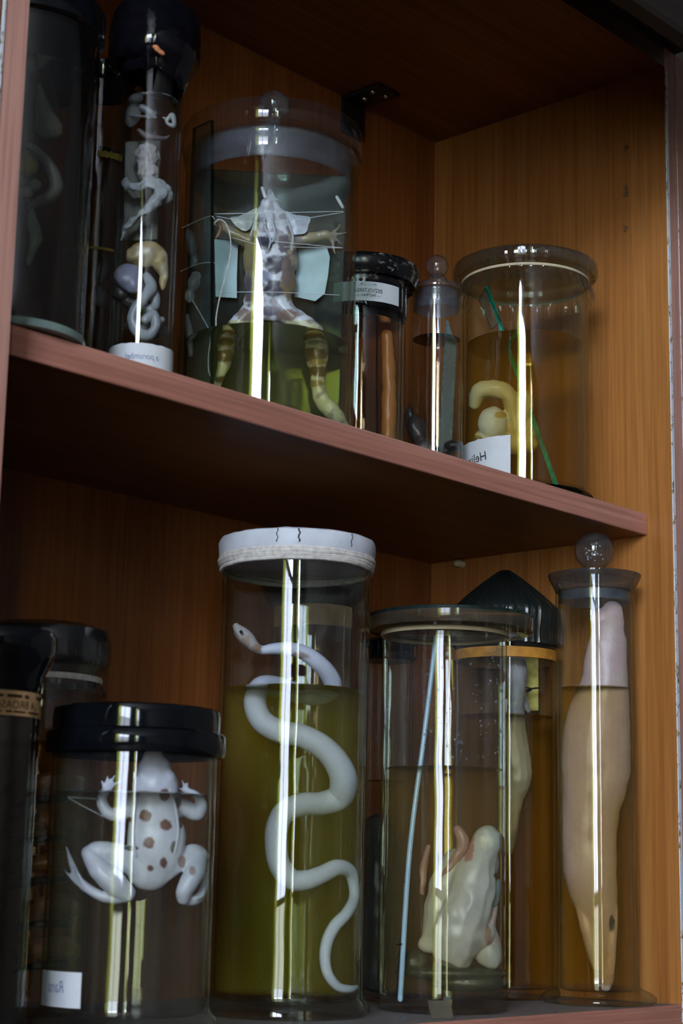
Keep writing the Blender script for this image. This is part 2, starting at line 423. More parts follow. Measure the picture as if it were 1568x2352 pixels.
for i, (y0, y1) in enumerate(WIN):
    wn = empty('window_%d' % (i+1), (RX0, y0, WZ0)); tag(wn, kind='structure')
    fr_ = []
    nx, nz, b = (2 if y1-y0 > 1 else 1), 3, .05
    ys_ = [y0 + (y1-y0)*t/nx for t in range(nx+1)]; zs_ = [WZ0 + (WZ1-WZ0)*t for t in (0, .17, .58, 1)]
    for y in ys_: fr_.append((boxv((RX0-.12, y-b/2, WZ0), (RX0-.05, y+b/2, WZ1)), BOXF))
    for z in zs_: fr_.append((boxv((RX0-.12, y0, z-b/2), (RX0-.05, y1, z+b/2)), BOXF))
    v, f = join(fr_); finish('window_frame', v, f, frame_m, wn, smooth=False)
    for a in range(nx):
        for c in range(nz):
            box('pane', (RX0-.10, ys_[a]+b/2, zs_[c]+b/2), (RX0-.09, ys_[a+1]-b/2, zs_[c+1]-b/2), (lawn_m, low_m, high_m)[c], wn)
    # curtain drawn to one side, folded
    cv, cf = [], []; nn = 36; yA, yB = y1-.27, y1+.14
    for s in range(nn+1):
        y = yA+(yB-yA)*s/nn; x = RX0+.06+.025*math.sin(s*1.35)
        for z in (WZ0-.25, WZ1+.1): cv.append((x, y, z))
    for s in range(nn): cf.append([2*s, 2*s+1, 2*s+3, 2*s+2])
    cu = finish('curtain', cv, cf, cm, origin=(RX0+.06, yA, WZ0-.25))
    tag(cu, ['yellow green curtain at the window nearest the cabinet', 'yellow green curtain at the window farther from the cabinet'][i], 'curtain', 'window curtains')

# ================================================================== the cabinet
cab = empty('display_cabinet', (XL, 0, FLOOR), 'oak veneer display cabinet with one shelf of specimen jars above another', 'cabinet')
ZTOP = ZT+T
sp = box('side_panel', (0, -E_, FLOOR), (T, D+T, ZTOP), [M['wood_side'], M['wood_edge_v']], cab, mi=[0, 0, 0, 1, 0, 0])
# the front faces (normal -Y) carry edging
for o in (sp,):
    for p in o.data.polygons: p.material_index = 1 if p.normal.y < -.5 else 0
sp2 = box('side_panel', (XL-T, -E_, FLOOR), (XL, D+T, ZTOP), [M['wood_side'], M['wood_edge_v']], cab)
for p in sp2.data.polygons: p.material_index = 1 if p.normal.y < -.5 else 0
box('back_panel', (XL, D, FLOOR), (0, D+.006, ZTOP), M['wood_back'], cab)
tp = box('top_panel', (XL, -E_, ZT), (0, D, ZTOP), [M['wood_shaded'], M['wood_dark']], cab)
for p in tp.data.polygons: p.material_index = 1 if p.normal.y < -.5 else 0
def slab(name, x0, x1, y0, y1, z0, z1, top, under, edge, parent):
    bm = bmesh.new(); vs = [bm.verts.new(v) for v in boxv((x0, y0, z0), (x1, y1, z1))]
    for f in BOXF: bm.faces.new([vs[i] for i in f])
    bmesh.ops.recalc_face_normals(bm, faces=bm.faces)
    ed = [e for e in bm.edges if all(abs(q.co.y-y0) < 1e-6 for q in e.verts)]
    bmesh.ops.bevel(bm, geom=ed, offset=.0012, segments=2, affect='EDGES', profile=.5)
    v = [tuple(x.co) for x in bm.verts]; bm.verts.index_update(); f = [[q.index for q in p.verts] for p in bm.faces]; bm.free()
    o = finish(name, v, f, [top, under, edge], parent, smooth=False)
    for p in o.data.polygons: p.material_index = 2 if p.normal.y < -.3 else (0 if p.normal.z > .5 else 1)
    return o
slab('shelf', XL+.0005, -.0006, 0, D, 0, T, M['wood_dust_sheen'], M['wood_shaded'], M['wood_edge'], cab)
slab('bottom_panel', XL, 0, -E_, D, ZL-T, ZL, M['wood_dust_sheen'], M['wood_shaded'], M['wood_edge'], cab)
# worn white edging strips beside the panel fronts
chip, cnt2, cout2 = mat('chipped_white_edging'); cb = N(cnt2, 'ShaderNodeBsdfPrincipled')
cn = noise(cnt2, coords(cnt2, (300, 300, 130)), 1.0, 3, .7)
L(cnt2, ramp(cnt2, cn, [(.36, (.22, .14, .05)), (.46, (.78, .80, .84))]), cb.inputs['Base Color']); cb.inputs['Roughness'].default_value = .5
L(cnt2, cb.outputs[0], cout2.inputs[0])
box('edging_strip', (-.0001, -E_-.0007, ZL-.3), (.0034, -E_+.0004, ZT-.004), chip, cab)
box('edging_strip', (T-.0007, -E_-.0004, ZL-.3), (T, -E_+.0004, ZTOP), chip, cab)
box('edging_strip', (XL-T, -E_-.0011, ZL-.3), (XL-T+.0016, -E_+.001, ZTOP), chip, cab)
# lower doors, out of the photograph, that carry the shelves down to the floor
for x0, x1 in ((XL, XL/2-.001), (XL/2+.001, 0)):
    dr = box('door', (x0, -E_-.018, FLOOR+.06), (x1, -E_-.0005, ZL-T-.004), M['wood_side'], cab, bev=.001)
    xm = x1-.03 if x0 == XL else x0+.03
    vv, ff = tube([(xm, -E_-.018, -.72), (xm, -E_-.045, -.73), (xm, -E_-.045, -.83), (xm, -E_-.018, -.84)], [.005]*4, 10, 5)
    finish('handle', vv, ff, M['metal'], dr)
box('plinth', (XL, .02, FLOOR), (0, .035, FLOOR+.06), M['wood_dark'], cab)
# dark overhead cupboard of the same unit; its header board is shaped and placed to shade the upper bay
HB = .322
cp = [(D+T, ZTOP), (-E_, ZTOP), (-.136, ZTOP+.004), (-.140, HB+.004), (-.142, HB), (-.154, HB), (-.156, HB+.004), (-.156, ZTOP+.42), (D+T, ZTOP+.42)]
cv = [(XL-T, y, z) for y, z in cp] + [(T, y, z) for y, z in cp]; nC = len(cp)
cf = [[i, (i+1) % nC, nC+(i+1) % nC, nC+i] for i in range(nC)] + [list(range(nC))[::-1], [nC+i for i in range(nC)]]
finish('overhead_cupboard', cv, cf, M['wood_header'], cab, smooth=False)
# the next cabinets of the row
for x0, lab in ((T+.0006, 'oak panel of the next cabinet along the right edge'), (XL-T-.0186-.0006, 'oak panel of the neighbouring cabinet at the far left edge')):
    nb = box('neighbour_panel', (x0, -E_+.0005, FLOOR), (x0+T, D+T, ZTOP), M['wood_edge_v'], origin=(x0, -E_, FLOOR)); tag(nb, lab, 'panel', 'panels of the adjoining cabinets')
# black angle bracket under the top
br = box('bracket', (-.134, .184, ZT-.0035), (-.105, D, ZT), M['metal'], cab, bev=.001)
box('bracket_flange', (-.134, D-.0035, ZT-.035), (-.105, D, ZT-.0036), M['metal'], br, bev=.001)
for x, y in ((-.127, .197), (-.113, .194), (-.121, .212)):
    v, f = lathe([(0, ZT-.0052), (.0016, ZT-.0050), (.0026, ZT-.0036), (.0026, ZT-.0034)], x, y, 14); finish('screw', v, f, M['screw'], br)
# shelf pin and the patched pin holes in the side panel
v, f = tube([(-.0085, .1927, -.0042), (-.003, .1927, -.0042), (0, .1927, -.0042)], [.0030, .0034, .0034], 12, 3); finish('shelf_pin', v, f, M['rubber'], cab)
plug = plain('pin_hole_filler', (.22, .11, .04), .7, .2, var=.6, vscale=900, bump=.8)
for y, z, r in ((.0157, .3434, .0030), (.0164, .3072, .0030), (.0161, .3015, .0034), (.0169, .2700, .0031)):
    pv = []; nn = 14
    for ring, rr, xx in ((0, 1.0, -.0001), (1, .75, -.0007), (2, .35, -.0003)):
        for q in range(nn):
            a = 2*math.pi*q/nn; w_ = 1+.22*math.sin(3*a+z*90)+.12*math.sin(5*a+y*300)
            pv.append((xx, y+r*rr*w_*math.cos(a)*.8, z+r*rr*w_*math.sin(a)))
    pf = [[rg*nn+q, rg*nn+(q+1) % nn, (rg+1)*nn+(q+1) % nn, (rg+1)*nn+q] for rg in range(2) for q in range(nn)] + [[2*nn+q for q in range(nn)]]
    finish('pin_hole_plug', pv, pf, plug, cab)

# ================================================================== jar building blocks
def wob(seed, amp=.00006):
    def f(a, i, r, z):
        d = mnoise.noise(Vector((math.cos(a)*2.2+seed, math.sin(a)*2.2, z*38)))
        return r*(1+d*amp/.05), z
    return f
def body(k, root, z0, z1, mt, t=.0028, foot=None, lip=None, name='glass_body', seed=0, base=.006, amp=.00009):
    X, Y, R = J[k]
    prof = [(0, z0+.0012), (R*.55, z0+.001)]
    if foot:
        Rf, h = foot
        prof += [(Rf*.93, z0), (Rf, z0+h*.22), (Rf*.99, z0+h*.42), (R+(Rf-R)*.62, z0+h*.72), (R+(Rf-R)*.14, z0+h*.92), (R, z0+h*1.12)]; zs = z0+h*1.12; base = max(base, h*.9)
    else:
        prof += [(R*.93, z0), (R*.99, z0+.001), (R, z0+.004)]; zs = z0+.004
    ztop = z1 - (lip[1] if lip else 0)
    nrow = max(4, int((ztop-zs)/.007))
    for i in range(1, nrow+1): prof.append((R, zs+(ztop-zs)*i/nrow))
    if lip:
        Rl, h = lip; prof += [(Rl*.99, z1-h*.75), (Rl, z1-h*.4), (Rl*.985, z1)]
    prof.append((R-t*.5, z1+.0006)); prof.append((R-t, z1))
    for i in range(1, nrow+1): prof.append((R-t, z1+(z0+base-z1)*i/nrow))
    prof += [(R*.9-t, z0+base*.85), (0, z0+base*.8)]
    v, f = lathe(prof, X, Y, 96, wob(seed, amp))
    return finish(name, v, f, mt, root, angle=50)
def fluid(k, root, z0, z1, key, t=.0031):
    X, Y, R = J[k]; r = R-t
    prof = [(0, z0), (r*.93, z0), (r, z0+.002)]; n = 12
    for i in range(1, n+1): prof.append((r, z0+.002+(z1-.0006-z0-.002)*i/n))
    prof += [(r-.0003, z1-.0001), (r-.0012, z1-.0004), (0, z1-.0005)]
    v, f = lathe(prof, X, Y, 72)
    o = finish('preserving_fluid', v, f, [M['liq_'+key], M['top_'+key]], root, angle=50)
    for p in o.data.polygons:
        if p.normal.z > .8 and p.center.z + o.parent.location.z > z1-.003: p.material_index = 1
    return o
def rev(name, k, prof, mt, root, n=72, mod=None, angle=40, off=(0, 0)):
    X, Y, R = J[k]; v, f = lathe(prof, X+off[0], Y+off[1], n, mod); return finish(name, v, f, mt, root, angle=angle)
def theta(k, px, z, R):
    """angle round the jar (0 = facing the viewer) whose point at height z shows in photo column px"""
    X, Y, _ = J[k]; a, n = frame(k); lo, hi = -1.5, 1.5
    for _i in range(40):
        md = (lo+hi)/2; P = Vector((X, Y, z))+n*R*math.cos(md)+a*R*math.sin(md)
        if proj(P)[0] < px: lo = md
        else: hi = md
    return (lo+hi)/2
def onjar(k, th, z, R):
    X, Y, _ = J[k]; a, n = frame(k); return Vector((X, Y, z))+n*R*math.cos(th)+a*R*math.sin(th)
def wrap_label(k, root, th0, th1, z0, z1, R, mt, name='label', slant=0., ragged=0.):
    n = 18; v, f = [], []
    for q in range(2):
        rr = R+.0002+.0004*q
        for i in range(n+1):
            th = th0+(th1-th0)*i/n
            for j in range(3):
                z = z0+(z1-z0)*j/2
                if ragged and j in (0, 2): z += ragged*mnoise.noise(Vector((i*.7, j*3., k.__hash__() % 7)))
                v.append(onjar(k, th, z, rr))
    S = (n+1)*3
    for i in range(n):
        for j in range(2):
            A = i*3+j; f.append([S+A, S+A+3, S+A+4, S+A+1]); f.append([A, A+1, A+4, A+3])
    for j in range(2): f.append([j, S+j, S+j+1, j+1]); A = n*3+j; f.append([A, A+1, S+A+1, S+A])
    for i in range(n):
        A = i*3; f.append([A, A+3, S+A+3, S+A]); A = i*3+2; f.append([A, S+A, S+A+3, A+3])
    return finish(name, v, f, mt, root, smooth=True, angle=30)
def wrap_text(k, parent, text, thc, zc, height, R, mt, mirror=True, squeeze=1., slant=0., name='lettering', shear=0.):
    cu = bpy.data.curves.new('txt', 'FONT'); cu.body = text; cu.size = 1; cu.align_x = 'CENTER'; cu.extrude = 0; cu.shear = shear
    o = bpy.data.objects.new('txt', cu); COL.objects.link(o)
    dg = bpy.context.evaluated_depsgraph_get(); ev = o.evaluated_get(dg); me = ev.to_mesh()
    P = [q.co.copy() for q in me.vertices]; F = [list(q.vertices) for q in me.polygons]
    ev.to_mesh_clear(); bpy.data.objects.remove(o); bpy.data.curves.remove(cu)
    s = height/.69; V = []
    for p in P:
        x = p.x*s*squeeze*(-1 if mirror else 1); y = (p.y-.345)*s + slant*x
        V.append(onjar(k, thc+x/R, zc+y, R+.0010))
    return finish(name, V, F, mt, parent, smooth=False)
def jarroot(k, label):
    X, Y, R = J[k]; return empty('specimen_jar', (X, Y, ZU if k[0] == 'U' else ZL), label, 'jar', 'specimen jars in the cabinet')
def colfn(V, base, spots=(), edge=.25, seed=0, k=None, mott=.0, mottcol=(.2, .12, .08), mfreq=120, front=True, grad=None):
    """vertex colours: base tone with blotches given as (px,py,rx,ry,color) on the photographed side"""
    out = []; c0 = np.array(base, float); n = None; ctr = None
    for v in V:
        c = c0.copy()
        if grad is not None: c = np.array(grad(v), float)
        if mott:
            h = mnoise.noise(Vector(v)*mfreq+Vector((seed, 0, 0)))
            if h > .12: c = c+(np.array(mottcol)-c)*min(1, (h-.12)/.12)*mott
        if spots:
            x, y = proj(v); wv = mnoise.noise(Vector(v)*420)*edge
            for sx, sy, rx, ry, sc_ in spots:
                d = math.hypot((x-sx)/rx, (y-sy)/ry)+wv
                if d < 1.12: c = c+(np.array(sc_)-c)*max(0, min(1, (1.12-d)/.24))
        out.append(c)
    return out
def sheet(name, p00, p10, p11, p01, thick, mats, parent=None, origin=None, edge_index=1):
    """flat plate between four corners, own material on its narrow edges"""
    P = [Vector(p) for p in (p00, p10, p11, p01)]; nn = (P[1]-P[0]).cross(P[3]-P[0]).normalized()*thick*.5
    v = [p-nn for p in P]+[p+nn for p in P]
    f = [[3, 2, 1, 0], [4, 5, 6, 7]]+[[i, (i+1) % 4, 4+(i+1) % 4, 4+i] for i in range(4)]
    return finish(name, v, f, mats, parent, smooth=False, mi=[0, 0]+[edge_index]*4 if isinstance(mats, list) else None, origin=origin)
def rag(seed, amp, freq, rows):
    def f(a, i, r, z):
        if i in rows:
            q = mnoise.noise(Vector((math.cos(a)*freq, math.sin(a)*freq, seed+i)))
            return r*(1+q*amp*.5), z+q*amp*.05
        return r, z
    return f
def pleat(num, amp, rows, seed=0):
    """folds of gathered film"""
    def f(a, i, r, z):
        s = rows.get(i, 0)
        q = math.sin(a*num+1.3*math.sin(a*3+seed))+.6*math.sin(a*num*1.7+seed*2)
        return r*(1+amp*s*q), z+amp*s*.006*q
    return f
def thread(k, pts, wd, name='thread', parent=None, mt=None, label=None):
    v, f = Tu(k, [(x, y, wd, w) for x, y, w in pts], per=5, n=6, keep=False)
    return finish(name, v, f, mt or M['thread'], parent)

# ================================================================== upper shelf
zB = ZU
# ---- U1: tall dark jar behind the cabinet's post
k = 'U1'; X, Y, R = J[k]; r1 = jarroot(k, 'wide tall dark jar half hidden by the cabinet post on the upper shelf')
zt = zr(k, 14, R)
body(k, r1, zB, zt, M['glass_smoky'], seed=1)
foot_m = glass('pale_green_glass_foot', tint=(.5, .62, .56), edge=(.3, .42, .38), haze=.42, haze_col=(.45, .62, .55), haze_scale=(20, 20, 20), haze_pos=.3)
rev('glass_foot', k, [(R*.9, zB+.0003), (R+.0006, zB+.0006), (R+.0010, zB+.003), (R+.0004, zB+.0052), (R*.9, zB+.0054)], foot_m, r1)
fluid(k, r1, zB+.0062, zr(k, 112, R), 'dim')
rev('lid', k, [(0, zt+.004), (R*.8, zt+.004), (R*1.02, zt-.0003), (R*1.07, zt+.001), (R*1.08, zt+.016), (R*1.02, zt+.02), (0, zt+.021)], M['black'], r1)
c1 = cr(0, 0, .37425)
def mk(*a): return c1(*a)
org1 = empty('organ_specimen', (X, Y, zB+.007), 'pale organs with a yellow piece hanging in the jar behind the cabinet post', 'specimen')
def cpart(name, k, prims, base, parent, mt='flesh', voxel=.0008, sm=5, jit=.0, jf=120, spots=(), mott=0, mottcol=(.2, .12, .08), seed=0, mfreq=120, origin=None, tags=None):
    V, F = remesh(prims, voxel, sm)
    if jit: V = jitter(V, jit, jf, seed)
    return finish(name, V, F, M[mt], parent, cols=colfn(V, base, spots, k=k, mott=mott, mottcol=mottcol, seed=seed, mfreq=mfreq), angle=80, origin=origin)
def q(c, x, y, *rest): return c(x, y)+tuple(rest)
cpart('tissue_cone', k, [Tu(k, [q(c1, 240, 520, 10, .012), q(c1, 262, 640, 30, .012), q(c1, 285, 730, 55, .012), q(c1, 300, 785, 66, .010)])], (.24, .24, .25), org1, jit=.0012)
cpart('gut_loop', k, [Tu(k, [q(c1, 190, 900, 22, .012), q(c1, 260, 960, 24, .014), q(c1, 320, 1050, 32, .014), q(c1, 345, 1150, 34, .012), q(c1, 290, 1215, 30, .010), q(c1, 220, 1245, 22, .008), q(c1, 180, 1275, 18, .008)])], (.26, .25, .27), org1)
cpart('yellow_lobe', k, [El(k, *c1(175, 1000), 26, 38, 10, 18, .006)], (.42, .36, .06), org1, jit=.001)
cpart('small_lobe', k, [El(k, *c1(215, 1135), 15, 16, 0, 12, .014), El(k, *c1(165, 1180), 18, 14, 20, 10, .012)], (.34, .33, .34), org1, jit=.0008)
cpart('lower_lobe', k, [Tu(k, [q(c1, 195, 1290, 14, .008), q(c1, 200, 1370, 26, .01), q(c1, 220, 1450, 32, .012), q(c1, 195, 1540, 20, .012), q(c1, 170, 1620, 12, .01)])], (.30, .37, .37), org1, jit=.001)
# ---- UB: small dark jar in the gap behind
k = 'UB'; X, Y, R = J[k]; rB = jarroot(k, 'narrow dark jar in the shadowed gap behind the two tall left jars')
zt = zr(k, 175, R); body(k, rB, zB, zt, M['glass_smoky'], seed=2); fluid(k, rB, zB+.0062, zr(k, 330, R), 'dark')
rev('lid', k, [(0, zt+.003), (R*1.06, zt-.0005), (R*1.1, zt+.001), (R*1.1, zt+.012), (R*.9, zt+.015), (0, zt+.0155)], M['black'], rB)
wrap_label(k, rB, -.05, .75, zr(k, 360, R), zr(k, 346, R), R, M['paper_dull'], ragged=.0015)
wrap_label(k, rB, -1.1, .6, zr(k, 572, R), zr(k, 566, R), R, M['paper_dull'])
cpart('organ_specimen', k, [El(k, 236, 620, 18, 34, 10, 16, 0), El(k, 232, 680, 20, 30, -12, 16, 0)], (.16, .13, .17), None, jit=.001, origin=(X, Y, zB+.01))
tag(bpy.data.objects['organ_specimen.001'], 'dark purple lump in the narrow jar in the shadowed gap', 'specimen')
# ---- U2: tall thin jar sealed with black wax
k = 'U2'; X, Y, R = J[k]; r2 = jarroot(k, 'tall thin jar sealed with a big black wax cap on the upper shelf')
zt = zr(k, 110, R); body(k, r2, zB, zt, M['glass'], t=.0022, seed=3)
fluid(k, r2, zB+.0062, zr(k, 205, R), 'smoke', t=.0025)
s = mpp(k)
wz = lambda row: zr(k, row, R)
rw = 1.0
rev('wax_cap', k, [(R+.0002, wz(160)), (R+.0014, wz(157)), (R+.003, wz(140)), (R+.0072, wz(130)), (R+.0098, wz(114)), (R+.0105, wz(95)), (R+.0098, wz(80)), (R+.0103, wz(70)), (R+.0100, wz(40)), (R+.0085, wz(10)), (R+.003, wz(-12)), (0, wz(-18))], M['wax'], r2, n=80,
    mod=lambda a, i, r, z: (r*(1+.03*mnoise.noise(Vector((math.cos(a)*2, math.sin(a)*2, i*.4)))), z+(.007*mnoise.noise(Vector((math.cos(a)*2.6+4, math.sin(a)*2.6, 0)))-.006*math.cos(a+.5) if i < 3 else 0)))
a_, n_ = frame(k); pts_ = []
for th, row, rr_ in ((.02, 124, .0020), (.06, 130, .0022), (.13, 135, .0020), (.18, 138, .0013)):
    pts_.append(ellipsoid(onjar(k, th, wz(row), R+.0098), [a_, n_, Vector((0, 0, 1))], (rr_, .0016, rr_*.8)))
v, f = remesh(pts_, .0005, 2)
finish('bare_patch', jitter(v, .0006, 300), f, plain('orange_brick_chip', (.55, .2, .09), .7, .2), r2)
lb = wrap_label(k, r2, theta(k, 249, zr(k, 820, R), R+.0004), theta(k, 398, zr(k, 820, R), R+.0004), zr(k, 870, R), zr(k, 788, R), R, M['paper'], ragged=.001)
wrap_text(k, lb, 'a porumbel', .05, zr(k, 818, R), .0038, R, M['ink_blue'], squeeze=.8, shear=.3)
org2 = empty('organ_specimen', (X, Y, zB+.007), 'grey coiled organs with a tan lobe strung up in the wax sealed jar', 'specimen')
c1w = lambda x, y, wd, w=.004: q(c1, x, y, wd*.37425, w)
cpart('valve_ring', k, [Tu(k, [c1w(1020, 740, 22), c1w(1055, 705, 34), c1w(1085, 735, 34), c1w(1065, 772, 30), c1w(1030, 760, 24), c1w(1018, 738, 18)]), Tu(k, [c1w(1000, 720, 12), c1w(1030, 735, 26)])], (.34, .34, .36), org2, voxel=.0005, sm=3)
cpart('upper_tissue', k, [Tu(k, [c1w(870, 660, 50, .006), c1w(920, 690, 44, .006), c1w(950, 715, 18, .006)]), Tu(k, [c1w(800, 710, 16, .002), c1w(870, 712, 18, .004), c1w(955, 718, 18, .006)]), El(k, *c1(815, 700), 20, 34, 10, 12, -.004)], (.25, .25, .28), org2, jit=.0008, voxel=.0006, sm=3)
cpart('dark_tissue', k, [Tu(k, [c1w(850, 800, 26), c1w(910, 835, 44), c1w(1000, 850, 30), c1w(1040, 830, 14)])], (.13, .10, .11), org2, jit=.001, voxel=.0006)
cpart('wrinkled_sac', k, [El(k, *c1(900, 960), 29, 36, 6, 20, .006), El(k, *c1(905, 1050), 25, 32, -6, 18, .006)], (.40, .37, .38), org2, 'flesh_matte', jit=.0018, jf=260, voxel=.0005, sm=2, mott=.5, mottcol=(.26, .2, .2))
cpart('folded_tube', k, [Tu(k, [c1w(740, 1095, 30, .004), c1w(790, 1140, 54, .006), c1w(860, 1140, 52, .008), c1w(910, 1120, 74, .008), c1w(975, 1140, 96, .008), c1w(1030, 1185, 92, .006), c1w(1075, 1215, 84, .004)]), Tu(k, [c1w(990, 1190, 80, .008), c1w(940, 1250, 72, .009), c1w(870, 1320, 50, .009), c1w(800, 1370, 38, .008), c1w(755, 1410, 26, .006), c1w(725, 1470, 16, .004)])], (.36, .37, .40), org2, 'flesh_matte', jit=.0018, jf=240, voxel=.0005, sm=2)
cpart('tan_lobe', k, [El(k, *c1(890, 1560), 46, 32, -8, 24, .002), El(k, *c1(985, 1600), 18, 40, -10, 16, .002), El(k, *c1(1005, 1710), 9, 30, 6, 10, .002)], (.42, .32, .17), org2, jit=.0014, jf=180, mott=.5, mottcol=(.52, .47, .42), mfreq=90)
cpart('purple_lobe', k, [El(k, *c1(790, 1700), 34, 34, 20, 22, .005), El(k, *c1(825, 1755), 24, 20, 0, 16, .006)], (.27, .26, .36), org2, jit=.001)
cpart('dark_lobe', k, [El(k, *c1(740, 1790), 24, 26, 0, 18, -.002), El(k, *c1(860, 1880), 46, 18, 10, 20, -.004), El(k, *c1(900, 2020), 55, 22, 4, 24, -.006)], (.07, .06, .06), org2, jit=.001)
cpart('gut_coil', k, [Tu(k, [c1w(900, 1700, 54, .006), c1w(930, 1760, 76, .008), c1w(880, 1830, 72, .010), c1w(830, 1900, 70, .010), c1w(815, 1970, 72, .009), c1w(850, 2040, 70, .009), c1w(915, 2055, 68, .008), c1w(955, 2000, 62, .008), c1w(940, 1930, 60, .009), c1w(890, 1960, 56, .010)]), Tu(k, [c1w(950, 1800, 56, .004), c1w(955, 1870, 60, .004), c1w(920, 1900, 56, .006)]), Tu(k, [c1w(955, 1970, 30, .009), c1w(990, 1960, 44, .006)])], (.31, .33, .37), org2, jit=.0006, voxel=.0005, sm=3)
P = [at(k, *c1(758, 1480), -.006), at(k, *c1(962, 1470), -.006), at(k, *c1(985, 860), -.006), at(k, *c1(770, 870), -.006)]
tag(sheet('glass_strip', *P, .0016, [M['glass_pale'], M['glass_green']], origin=P[0]), 'glass backing strip behind the grey organs in the wax sealed jar', 'glass strip')
# ---- U3: wide jar with the mounted frog
k = 'U3'; X, Y, R = J[k]; r3 = jarroot(k, 'widest glass jar with a knobbed glass lid, holding a spread frog')
Rl = R*1.065; ztl = zr(k, 214, Rl); zt = zr(k, 286, R); zpl = zr(k, 350, R)
body(k, r3, zB, zt, M['glass'], t=.003, lip=(R*1.035, .008), seed=4, amp=.00012)
lv3 = zr(k, 736, R)
fluid(k, r3, zB+.0062, lv3, 'olive', t=.0033)
lid = rev('lid', k, [(0, zt+.0015), (R*.9, zt+.0012), (Rl*.97, zt+.0012), (Rl, zt+.004), (Rl*.995, ztl-.005), (Rl*.96, ztl-.001), (Rl*.90, ztl), (R*.3, ztl-.003), (0, ztl-.003)], M['glass_lid'], r3, n=96)
rev('ground_collar', k, [(R-.0040, zt+.001), (R-.0040, zpl+.001), (R-.0050, zpl), (R-.0065, zpl+.001), (R-.0065, zt+.001)], glass('ground_glass', tint=(.8, .84, .88), edge=(.5, .55, .6), rough=.2, haze=.10, haze_col=(.55, .64, .78), haze_scale=(30, 30, 60), haze_pos=.45), lid, n=96)
zc = zr(k, 243); rk = 38*mpp(k)
rev('knob', k, [(rk*.75, ztl-.003), (rk*.5, ztl+.001), (rk*.55, zc-rk*.82)]+[(max(1e-4, rk*math.cos(t)), zc+rk*math.sin(t)) for t in np.linspace(-.95, math.pi/2-.02, 12)]+[(0, zc+rk)], M['glass_knob'], lid, n=40)
c2 = cr(380, 180, .34858)
def c2w(x, y, wd, w=.0): return q(c2, x, y, wd*.34858, w)
fb = .004   # the frog lies against the plate, which stands at w = -0.012
pc = [at(k, *c2(255, 600), -.013), at(k, *c2(1192, 652), -.013), at(k, *c2(1135, 2290), -.013), at(k, *c2(230, 2290), -.013)]
pc = [inside(k, p, .001) for p in pc]; pc[2].z = pc[3].z = zB+.0075
plate = sheet('glass_plate', pc[3], pc[2], pc[1], pc[0], .0022, [glass('grey_green_plate', tint=(.62, .72, .66), edge=(.4, .5, .45), f0=.05, haze=.09, haze_col=(.30, .40, .36), haze_scale=(18, 18, 18)), M['glass_green']], origin=(pc[3]+pc[2])/2)
tag(plate, 'broad glass plate carrying the spread frog in the widest jar', 'glass plate')
pe = [at(k, *c2(308, 275), .030), at(k, *c2(312, 2010), .030)]
pl = [at(k, *c2(118, 330), -.004), at(k, *c2(112, 2100), -.004)]
pe[1].z = pl[1].z = zB+.0075
pe = [inside(k, p, .001) for p in pe]; pl = [inside(k, p, .001) for p in pl]
tag(sheet('glass_plate', pl[1], pe[1], pe[0], pl[0], .0026, [M['glass_pale'], M['glass_darkgreen']], origin=pe[1]), 'narrow glass plate with a dark green edge standing in the widest jar', 'glass plate')
# frog
fz = []
fz += [El(k, *c2(695, 1010), 58, 66, 0, 26, fb), El(k, *c2(690, 1180), 66, 84, 0, 34, fb), El(k, *c2(690, 1340), 62, 64, 0, 32, fb), El(k, *c2(675, 1470), 58, 50, 0, 28, fb)]
fz += [El(k, *c2(690, 920), 40, 40, 0, 20, fb), El(k, *c2(690, 850), 26, 30, 0, 16, fb), El(k, *c2(688, 795), 13, 24, 0, 10, fb)]
fz += [Tu(k, [c2w(600, 1080, 120, fb), c2w(520, 1060, 96, fb), c2w(430, 1010, 80, fb), c2w(360, 965, 66, .006), c2w(325, 960, 40, .01)])]
fz += [Tu(k, [c2w(790, 1070, 110, fb), c2w(880, 1062, 90, fb), c2w(980, 1045, 72, fb), c2w(1055, 1035, 76, fb), c2w(1085, 1040, 62, fb)])]
for tip in ((1148, 960), (1196, 1020), (1160, 1088), (1112, 1156)):
    mx_ = ((1085+tip[0])/2+4, (1040+tip[1])/2)
    fz.append(Tu(k, [c2w(1078, 1040, 34, fb), c2w(mx_[0], mx_[1], 24, fb), c2w(tip[0], tip[1], 10, fb)]))
fz += [Tu(k, [c2w(620, 1450, 150, fb), c2w(570, 1540, 150, fb), c2w(470, 1640, 140, .004), c2w(405, 1730, 130, .006), c2w(395, 1820, 122, .008), c2w(380, 1900, 90, .008), c2w(350, 1990, 60, .008), c2w(330, 2120, 50, .006), c2w(300, 2230, 60, .004)])]
fz += [Tu(k, [c2w(740, 1450, 150, fb), c2w(800, 1550, 150, fb), c2w(930, 1640, 150, .006), c2w(992, 1730, 165, .008), c2w(992, 1830, 158, .010), c2w(1005, 1930, 118, .010), c2w(1005, 2040, 98, .010), c2w(1040, 2130, 110, .010), c2w(1110, 2210, 120, .008), c2w(1180, 2290, 100, .004)])]
V, F = remesh(fz, .0008, 5); V = jitter(V, .0009, 150, 3)
br_, pu, oc = (.13, .075, .02), (.045, .038, .07), (.30, .20, .05)
